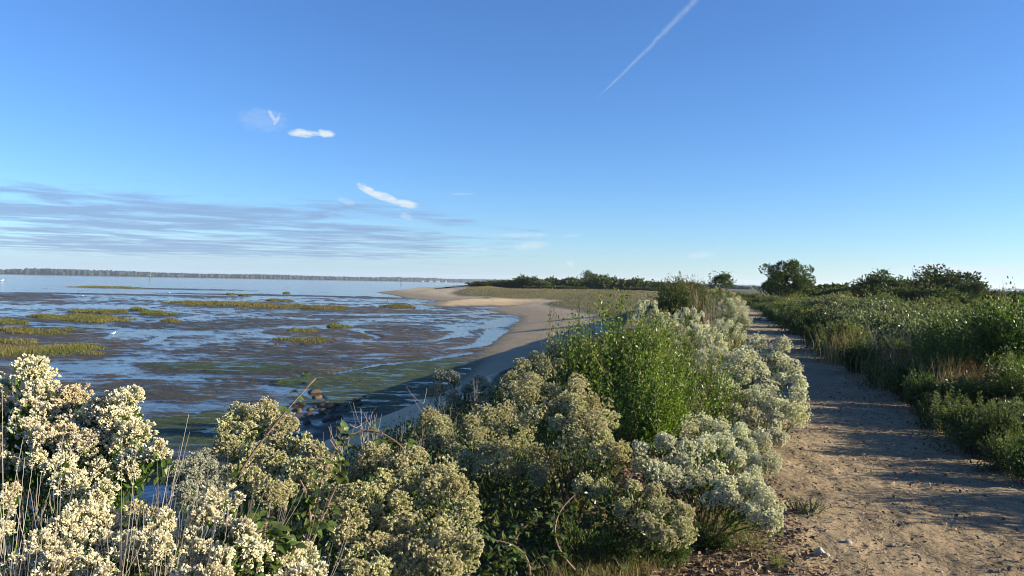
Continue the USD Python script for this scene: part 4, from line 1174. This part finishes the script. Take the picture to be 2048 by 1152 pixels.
litter()
_r = np.random.default_rng(91)
for px, py, w, l, c in ((1640, 1108, 26, 'pale flat stone lying in the leaf litter near the bottom edge', (.26, .25, .22)), (1696, 1086, 15, 'small white stone on the sandy edge of the litter', (.30, .285, .25)), (1652, 1112, 16, 'small pale stone touching the flat pale one', (.28, .26, .21)),
                        (1632, 1056, 10, 'tan pebble just below the little green weed', (.32, .25, .17)), (1903, 876, 9, 'white pebble at the foot of the sunlit spired weed', (.5, .48, .45))):
    rock(px, py, w, l, _r, col=c, z=0.0, name='stone', sink=.12, cat='stone')
kind('small_weed_kind', leafy_kind(92, (.14, .14, .3), 16, 34, .028, .009, (.085, .125, .030), 'leaf_green', upright=.6, spread=.02, low=.25, start=.1))
plant('small_weed_kind', 'small_weed', 'small upright green weed at the path edge beside the blossoms', 'weed', 1594, 1006, 5.35, 50, _r)
plant('small_weed_kind', 'small_weed', 'low spreading green weed right of the small upright one', 'weed', 1622, 1030, 5.3, 62, _r)
kind('grass_tuft_kind', grass_kind(93, 150, .30, .0028, .14, (.15, .16, .055), .7))
kind('straw_tuft_kind', grass_kind(94, 170, .36, .0026, .18, (.17, .145, .07), .65))
plant('grass_tuft_kind', 'grass_tuft', 'green grass tuft leaning out from under the right blossoms', 'grass', 1496, 1068, 4.6, 80, _r)
plant('grass_tuft_kind', 'grass_tuft', 'small green grass tuft alone in the leaf litter', 'grass', 1556, 1124, 4.3, 30, _r)
G = 'dry grass tufts at the bottom edge'
for px, top, Y, w in ((1110, 1085, 3.9, 90), (1180, 1085, 3.95, 100), (1240, 1080, 4.1, 100), (1290, 1090, 4.2, 90), (1320, 1096, 4.3, 80), (1150, 1120, 3.6, 90), (1420, 1000, 4.9, 120), (1450, 1010, 5.0, 120)):
    plant('straw_tuft_kind', 'dry_grass_tuft', 'dry straw-coloured grass tuft under the blossoming bushes', 'grass', px, top, Y, w, _r, G)

# ------------------------------------------------------------------ green bushes left of the path
plant('groundsel_green_kind', 'green_bush', 'tall leafy green bush with pointed tops in the middle of the picture', 'shrub', 1235, 574, 8.0, 290, _r)
plant('groundsel_green_kind', 'green_bush', 'bright yellow-green leafy bush just right of the tall pointed one', 'shrub', 1385, 655, 7.0, 210, _r)
plant('groundsel_green_kind', 'green_bush', 'leafy green bush low in the centre, under the tall pointed one', 'shrub', 1275, 690, 6.8, 220, _r)
plant('groundsel_green_kind', 'green_bush', 'lower leafy green bush on the seaward side of the tall pointed one', 'shrub', 1165, 628, 8.6, 150, _r)
plant('slender_shrub_kind', 'slender_shrub', 'slender young shrub with bare lower stems against the sand', 'shrub', 1104, 590, 9.0, 66, _r)
plant('slender_shrub_kind', 'slender_shrub', 'thin upright shoots on the left flank of the tall green bush', 'shrub', 1165, 600, 8.4, 90, _r)
plant('slender_shrub_kind', 'slender_shrub', 'thin upright shoot standing free above the white blossoms', 'shrub', 1258, 588, 9.4, 34, _r)
plant('reddish_bush_kind', 'reddish_bush', 'dark bush with reddish tips behind the tall green bush', 'shrub', 1352, 548, 20, 104, _r)
plant('reddish_bush_kind', 'reddish_bush', 'smaller reddish-tipped bush right behind the dark one', 'shrub', 1396, 556, 21, 60, _r)
plant('dead_shrub_kind', 'dead_shrub', 'brown dead shrub amid the far white blossoms', 'shrub', 1412, 590, 16.5, 62, _r)
plant('dead_shrub_kind', 'dead_shrub', 'grey dead stems below the brown dead shrub', 'shrub', 1425, 612, 14, 80, _r)
for kd, px, top, Y, w, l in (('white_groundsel_kind', 1300, 601, 13.5, 84, 'whitest blossom bush of the far hedge, right of the pointed green bush'), ('white_groundsel_kind', 1375, 616, 13, 96, 'white blossoming bush standing behind the bright yellow-green bush'),
                             ('pale_groundsel_kind', 1438, 571, 25, 92, 'tall pale blossoming bush under the feathery tree'), ('white_groundsel_kind', 1464, 596, 20, 74, 'white blossoming bush touching the path where it narrows'), ('white_groundsel_kind', 1474, 612, 17, 62, 'small white blossoming bush leaning on the far path edge'),
                             ('white_groundsel_kind', 1446, 640, 12.5, 100, 'white blossoming bush right behind the big bulging one'), ('white_groundsel_kind', 1400, 650, 10.6, 110, 'white blossoming bush between the bright green bush and the path'), ('pale_groundsel_kind', 1464, 660, 11, 84, 'pale blossoming bush above the left shoulder of the big bulging one'),
                             ('white_groundsel_kind', 1436, 694, 9.0, 100, 'white blossoming bush squeezed between bright green bush and big bulging bush'), ('pale_groundsel_kind', 1340, 640, 11, 90, 'pale blossoming bush half hidden behind the green bushes'), ('white_groundsel_kind', 1330, 625, 12, 80, 'white blossoming bush just right of the whitest far one'),
                             ('pale_groundsel_kind', 1450, 584, 28, 80, 'farthest pale blossoming bush of the hedge, below the feathery tree')):
    plant(kd, 'hedge_bush', l, 'shrub', px, top, Y, w, _r)


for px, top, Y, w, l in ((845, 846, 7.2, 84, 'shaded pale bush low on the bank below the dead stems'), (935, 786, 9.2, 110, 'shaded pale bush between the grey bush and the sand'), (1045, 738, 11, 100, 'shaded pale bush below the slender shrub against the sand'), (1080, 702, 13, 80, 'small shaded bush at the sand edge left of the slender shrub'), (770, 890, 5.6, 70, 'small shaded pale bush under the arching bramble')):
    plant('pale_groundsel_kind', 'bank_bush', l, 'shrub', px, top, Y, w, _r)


for px, top, Y, w, l in ((1150, 1030, 4.05, 130, 'broad-leaved dark herb at the bottom centre, left of the straw tufts'), (1235, 1046, 4.2, 130, 'broad-leaved green herb under the low sparse blossoms'), (1330, 1072, 4.35, 120, 'broad-leaved green herb at the left end of the leaf litter'), (1420, 1046, 4.6, 110, 'broad-leaved herb under the white bush by the litter')):
    plant('round_herb_kind', 'leafy_herb', l, 'weed', px, top, Y, w, _r)
for px, top, Y, w, l in ((1690, 648, 16, 90, 'small dead grass clump behind the verge weeds'), (1905, 690, 10.6, 90, 'dead grass clump at the left foot of the large leafy bush'), (2020, 790, 7.9, 90, 'dead grass stems among the weeds at the right edge')):
    plant('dry_grass_kind', 'dead_grass', l, 'grass', px, top, Y, w, _r)


def spread(poly, gap, rp, seed, n=400):
    """Places for flower heads inside a picture polygon: (x, y, radius)."""
    r = np.random.default_rng(seed)
    P = shapely.Polygon(poly)
    x0, y0, x1, y1 = P.bounds
    got = []
    for _ in range(n * 6):
        p = (r.uniform(x0, x1), r.uniform(y0, y1))
        if shapely.contains_xy(P, *p) and all((p[0] - q[0]) ** 2 + (p[1] - q[1]) ** 2 > gap * gap for q in got):
            got.append((*p, rp * r.uniform(0.75, 1.28)))
    return got


flower_bush('groundsel_bush', 'large cream blossoming bush at the left edge against the wet flats', spread([(-40, 760), (30, 770), (60, 762), (110, 770), (160, 805), (200, 812), (255, 806), (268, 840), (272, 885), (312, 905), (315, 940), (265, 950), (230, 960), (205, 1010), (140, 1010), (120, 960), (60, 930), (-40, 940)], 40, 33, 101), 2.55, 201, CREAM, thick=.5, leafy_n=80, leaf_L=.05)
flower_bush('groundsel_bush', 'cream blossoming bush low in the bottom left corner among dead stalks', spread([(130, 1060), (240, 1030), (345, 1045), (350, 1090), (280, 1150), (150, 1175), (40, 1165), (70, 1110)], 42, 34, 102), 1.95, 202, CREAM, thick=.3, leafy_n=60)
flower_bush('groundsel_bush', 'cream blossoming bush at the bottom edge beside the big bramble leaves', spread([(410, 1020), (450, 1010), (480, 1050), (505, 1060), (500, 1120), (450, 1170), (370, 1165), (395, 1080)], 36, 31, 103), 2.0, 203, CREAM, thick=.3)
flower_bush('groundsel_bush', 'small cream blossom clump cut by the bottom edge right of the bramble', spread([(565, 1130), (630, 1105), (640, 1165), (560, 1180)], 32, 30, 104), 1.95, 204, CREAM, thick=.2)
flower_bush('groundsel_bush', 'cream blossom sprigs at the left edge below the large bush', [(0, 1020, 26), (-10, 1070, 28), (18, 990, 18), (110, 1130, 26)], 1.95, 205, CREAM, thick=.2)
flower_bush('groundsel_bush', 'pale blossoming bush with a bramble cane rising out of it', spread([(455, 855), (480, 840), (530, 832), (550, 860), (590, 862), (620, 910), (645, 940), (640, 985), (580, 990), (510, 990), (460, 950)], 34, 29, 105), 3.7, 206, GREENISH, dens=.9, thick=.5)
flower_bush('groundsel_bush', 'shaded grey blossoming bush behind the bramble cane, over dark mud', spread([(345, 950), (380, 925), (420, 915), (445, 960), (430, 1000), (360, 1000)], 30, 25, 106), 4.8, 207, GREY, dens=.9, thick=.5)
flower_bush('groundsel_bush', 'yellowish blossoming bush at the bottom centre left', spread([(690, 980), (740, 930), (800, 915), (850, 905), (890, 950), (940, 1000), (960, 1080), (930, 1140), (700, 1160), (660, 1060)], 36, 31, 107), 3.3, 208, GREENISH, dens=.95, thick=.6, leafy_n=44)
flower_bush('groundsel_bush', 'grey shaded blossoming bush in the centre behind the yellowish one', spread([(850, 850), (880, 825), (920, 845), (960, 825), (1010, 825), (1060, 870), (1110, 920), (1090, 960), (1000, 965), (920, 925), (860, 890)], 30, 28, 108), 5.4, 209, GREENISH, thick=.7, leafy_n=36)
flower_bush('groundsel_bush', 'rounded pale blossoming bush left of the green bushes', spread([(1050, 795), (1090, 770), (1150, 772), (1180, 810), (1230, 870), (1235, 920), (1190, 915), (1140, 900), (1080, 860), (1050, 820)], 29, 30, 109), 4.9, 210, GREENISH, thick=.5, leafy_n=36)
flower_bush('groundsel_bush', 'small shaded blossoming bush against the sand, left of the slender shrub', spread([(1010, 760), (1050, 725), (1105, 700), (1120, 740), (1075, 770), (1030, 790)], 24, 21, 110), 8.0, 211, GREENISH, thick=.6, L=.015, W=.008)
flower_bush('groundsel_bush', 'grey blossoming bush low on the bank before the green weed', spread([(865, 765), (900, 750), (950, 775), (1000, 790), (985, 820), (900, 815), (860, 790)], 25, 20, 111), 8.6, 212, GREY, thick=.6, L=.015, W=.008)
flower_bush('groundsel_bush', 'white blossoming bush leaning over the litter beside the path', spread([(1260, 905), (1320, 890), (1440, 880), (1490, 935), (1545, 985), (1545, 1050), (1490, 1045), (1420, 1000), (1350, 960), (1280, 960)], 31, 26, 112), 4.5, 213, WHITE, thick=.5, leafy_n=44, dens=.9)
flower_bush('groundsel_bush', 'low sparse blossoming bush with dark leaves at the bottom centre right', spread([(1250, 960), (1300, 975), (1370, 1030), (1400, 1080), (1330, 1100), (1290, 1050), (1200, 1010), (1130, 960)], 36, 26, 113), 4.2, 214, GREENISH, thick=.4, leafy_n=60, dens=.8)
flower_bush('groundsel_bush', 'big white blossoming bush bulging over the left edge of the path', spread([(1480, 705), (1560, 698), (1588, 740), (1600, 800), (1592, 845), (1560, 895), (1500, 900), (1465, 840), (1440, 770)], 25, 25, 114), 7.4, 215, WHITE, thick=.8, leafy_n=36, L=.015, W=.008)

flower_bush('groundsel_bush', 'white blossoming bush filling the gap below the bright green bush', spread([(1370, 850), (1460, 850), (1530, 885), (1545, 930), (1480, 930), (1390, 890)], 27, 25, 116), 5.8, 217, WHITE, thick=.5, leafy_n=40)

# ------------------------------------------------------------------ dead stalks in front
kind('dead_twig_kind', stalk_kind(95, 22, 1.0, 0.36, (0.24, 0.21, 0.18), 12, 0.0020, 0.15, 0.82))
for px, top, Y, w, l in ((20, 955, 1.75, 210, 'fan of grey dead twigs at the very left edge under the cream bush'), (110, 1000, 1.65, 230, 'tangle of grey dead twigs in front of the bottom left blossoms'), (225, 975, 2.1, 190, 'branching dead twigs between the large and the low cream bush'), (330, 1040, 1.7, 170, 'dead twigs crossing the low cream bush'),
                         (430, 1000, 2.3, 110, 'dead twigs left of the cream bush by the bramble')):
    plant('dead_twig_kind', 'dead_twigs', l, 'plant', px, top, Y, w, _r)
for px, top, Y, w, l in ((60, 962, 1.95, 190, 'grey dead stalks standing in the bottom left corner'), (185, 985, 1.85, 180, 'grey dead stalks before the low cream bush'), (325, 925, 2.4, 80, 'thin dead stalks right of the large cream bush'), (275, 1020, 1.8, 160, 'bent dead stalks between the two low cream bushes'),
                         (395, 965, 2.6, 80, 'few thin dead stalks below the shaded grey bush')):
    plant('dead_stalk_kind', 'dead_stalks', l, 'plant', px, top, Y, w, _r)
for px, top, Y, w, l in ((735, 796, 6.0, 84, 'pale forked dead stems just right of the rock heap'), (800, 794, 6.3, 76, 'pale dead stems left of the blossoming centre bush'), (905, 764, 7.0, 86, 'pale dead stems standing against the green weed'), (975, 732, 7.6, 50, 'tall pair of dead stems against the shaded sand'),
                         (650, 865, 5.0, 60, 'short dead stems right of the bramble cane, below the rocks'), (850, 780, 6.8, 40, 'thin dead stems between two paler clumps')):
    plant('dead_stalk_kind', 'dead_stalks', l, 'plant', px, top, Y, w, _r)


# ------------------------------------------------------------------ brambles with leaves one can pick out
def bramble_leaf(r, size, col):
    """Three toothed leaflets on a stalk, along +x."""
    b = MB()
    tube(b, [[0, 0, 0], [size * .5, 0, size * .05], [size * .9, 0, 0]], .0016, .001, (.10, .09, .04))
    for a, s, off in ((0, 1.0, .9), (1.15, .8, .75), (-1.15, .8, .75)):
        L = size * s * 1.25
        t = np.array([0, .25, .5, .75, 1.0]); w = np.array([.08, .33, .36, .22, .0]) * L
        w = w * (1 + .12 * r.normal(size=5))
        mid = np.stack([t * L, 0 * t, -.22 * L * t * t], 1)
        le, ri = mid + np.stack([0 * t, w, w * .35], 1), mid + np.stack([0 * t, -w, w * .35], 1)
        v = np.vstack([mid, le, ri])
        v = v @ np.array([[math.cos(a), math.sin(a), 0], [-math.sin(a), math.cos(a), 0], [0, 0, 1]]) + [size * off, 0, 0]
        f = []
        for k in range(4):
            f += [[k, k + 1, 6 + k], [k, 6 + k, 5 + k], [k, 11 + k, k + 1], [k, 10 + k, 11 + k]]
        b.add(v, f, np.asarray(col) * r.uniform(.75, 1.3) * np.array([r.uniform(.9, 1.25), 1, 1]))
    return b


def bramble(label, canes, seed, n_leaf, size, col=(.060, .095, .022), cane_r=.006):
    r = np.random.default_rng(seed)
    p0 = at(*canes[0][0])
    foot = np.array([p0[0], p0[1], ground_z(p0[0], p0[1])])
    t = thing('bramble', label, 'bramble', foot)
    for pts in canes:
        P = np.array([at(*p) for p in pts])
        u = np.linspace(0, 1, len(P)); uu = np.linspace(0, 1, 22)
        from scipy.interpolate import CubicSpline
        S = CubicSpline(u, P)(uu)
        c = MB(); tube(c, S - foot, cane_r, cane_r * .45, (.17, .115, .085), 5)
        for _ in range(30):                                        # thorns
            k = r.integers(1, 20); d = rand_unit(r, 1)[0]
            tube(c, [S[k] - foot, S[k] - foot + d * cane_r * 2.2], cane_r * .35, .0003, (.22, .13, .09))
        c.build(t.GetPath(), 'cane', 'bark')
        m = max(2, int(n_leaf / len(canes)))
        for q in range(m):
            k = r.uniform(.12, 1.0) * 21
            pos = np.array([np.interp(k, np.arange(22), S[:, j]) for j in range(3)]) + r.normal(size=3) * size * .25
            lf = bramble_leaf(r, size * r.uniform(.65, 1.15), col)
            x = unit(rand_unit(r, 1)[0] * [1, 1, .5] + np.array([0, -.3, .15])); z = unit(np.array([r.normal() * .3 + .25, r.normal() * .3 - .3, 1.0])); y = unit(np.cross(z, x)); z = np.cross(x, y)
            R = np.stack([x, y, z])
            lf.v = [v @ R for v in lf.v]
            lf.v = [v + (pos - foot) for v in lf.v]
            lf.build(t.GetPath(), 'leaf', 'leaf_green', smooth=True)
    return t


bramble('long bare bramble cane slanting up to the right above the rock heap', [[(440, 1010, 3.0), (500, 915, 3.0), (565, 830, 3.0), (632, 756, 3.05)]], 301, 9, .032, cane_r=.007)
bramble('arching bramble with dark leaves right of the slanting cane', [[(600, 1130, 3.1), (630, 1000, 3.1), (668, 905, 3.15), (720, 862, 3.2), (775, 872, 3.2), (808, 900, 3.2)], [(610, 1130, 3.0), (655, 1010, 3.0), (680, 940, 3.0), (660, 880, 3.0)], [(590, 1130, 2.9), (620, 1040, 2.9), (600, 960, 2.9)]], 302, 66, .036)
bramble('bright green bramble shoots with big leaves at the bottom centre left', [[(520, 1160, 2.1), (525, 1090, 2.1), (535, 1030, 2.1)], [(545, 1160, 2.05), (560, 1100, 2.05), (580, 1060, 2.1)], [(500, 1160, 2.0), (480, 1120, 2.0), (520, 1060, 2.05)]], 303, 42, .034, (.075, .120, .026))
bramble('dark bramble leaves in the shade left of the dry grass', [[(1010, 1150, 3.6), (1030, 1080, 3.6), (1080, 1030, 3.6)], [(1060, 1150, 3.5), (1040, 1100, 3.5), (980, 1080, 3.5)], [(1150, 1140, 3.5), (1110, 1060, 3.6), (1150, 990, 3.7)]], 304, 45, .032)
for X, Y, hw, h, rz in ((6.5, 5.1, .80, 1.5, 0), (7.4, 3.4, .9, 1.6, 1), (6.0, 2.2, .8, 1.2, 2), (8.4, 5.2, 1.0, 1.9, 3), (6.2, 0.6, .8, 1.0, 4), (8.0, 1.6, 1.0, 1.9, 5)):
    copy('leafy_bush_kind', 'verge_bush', 'leafy bush on the verge right of the path', 'shrub', (X, Y, ground_z(X, Y) - .03), rz, (hw / .9, hw / .9, h / 1.6), 'leafy bushes on the near verge')

# ------------------------------------------------------------------ the thin sea haze that blues the far shore
g = Graph()
g.material('haze_air', volume=g.add('principled_volume', 'volume', color=(0.70, 0.82, 1.0), density=0.00008, anisotropy=0.2))
b = trimesh.creation.box([13000, 13000, 70.0]); b.apply_translation([0, 1500, 29.0])
tag(usdkit.mesh(stage, '/World/haze', b, '/World/Looks/haze_air').GetPrim(), kind='stuff')
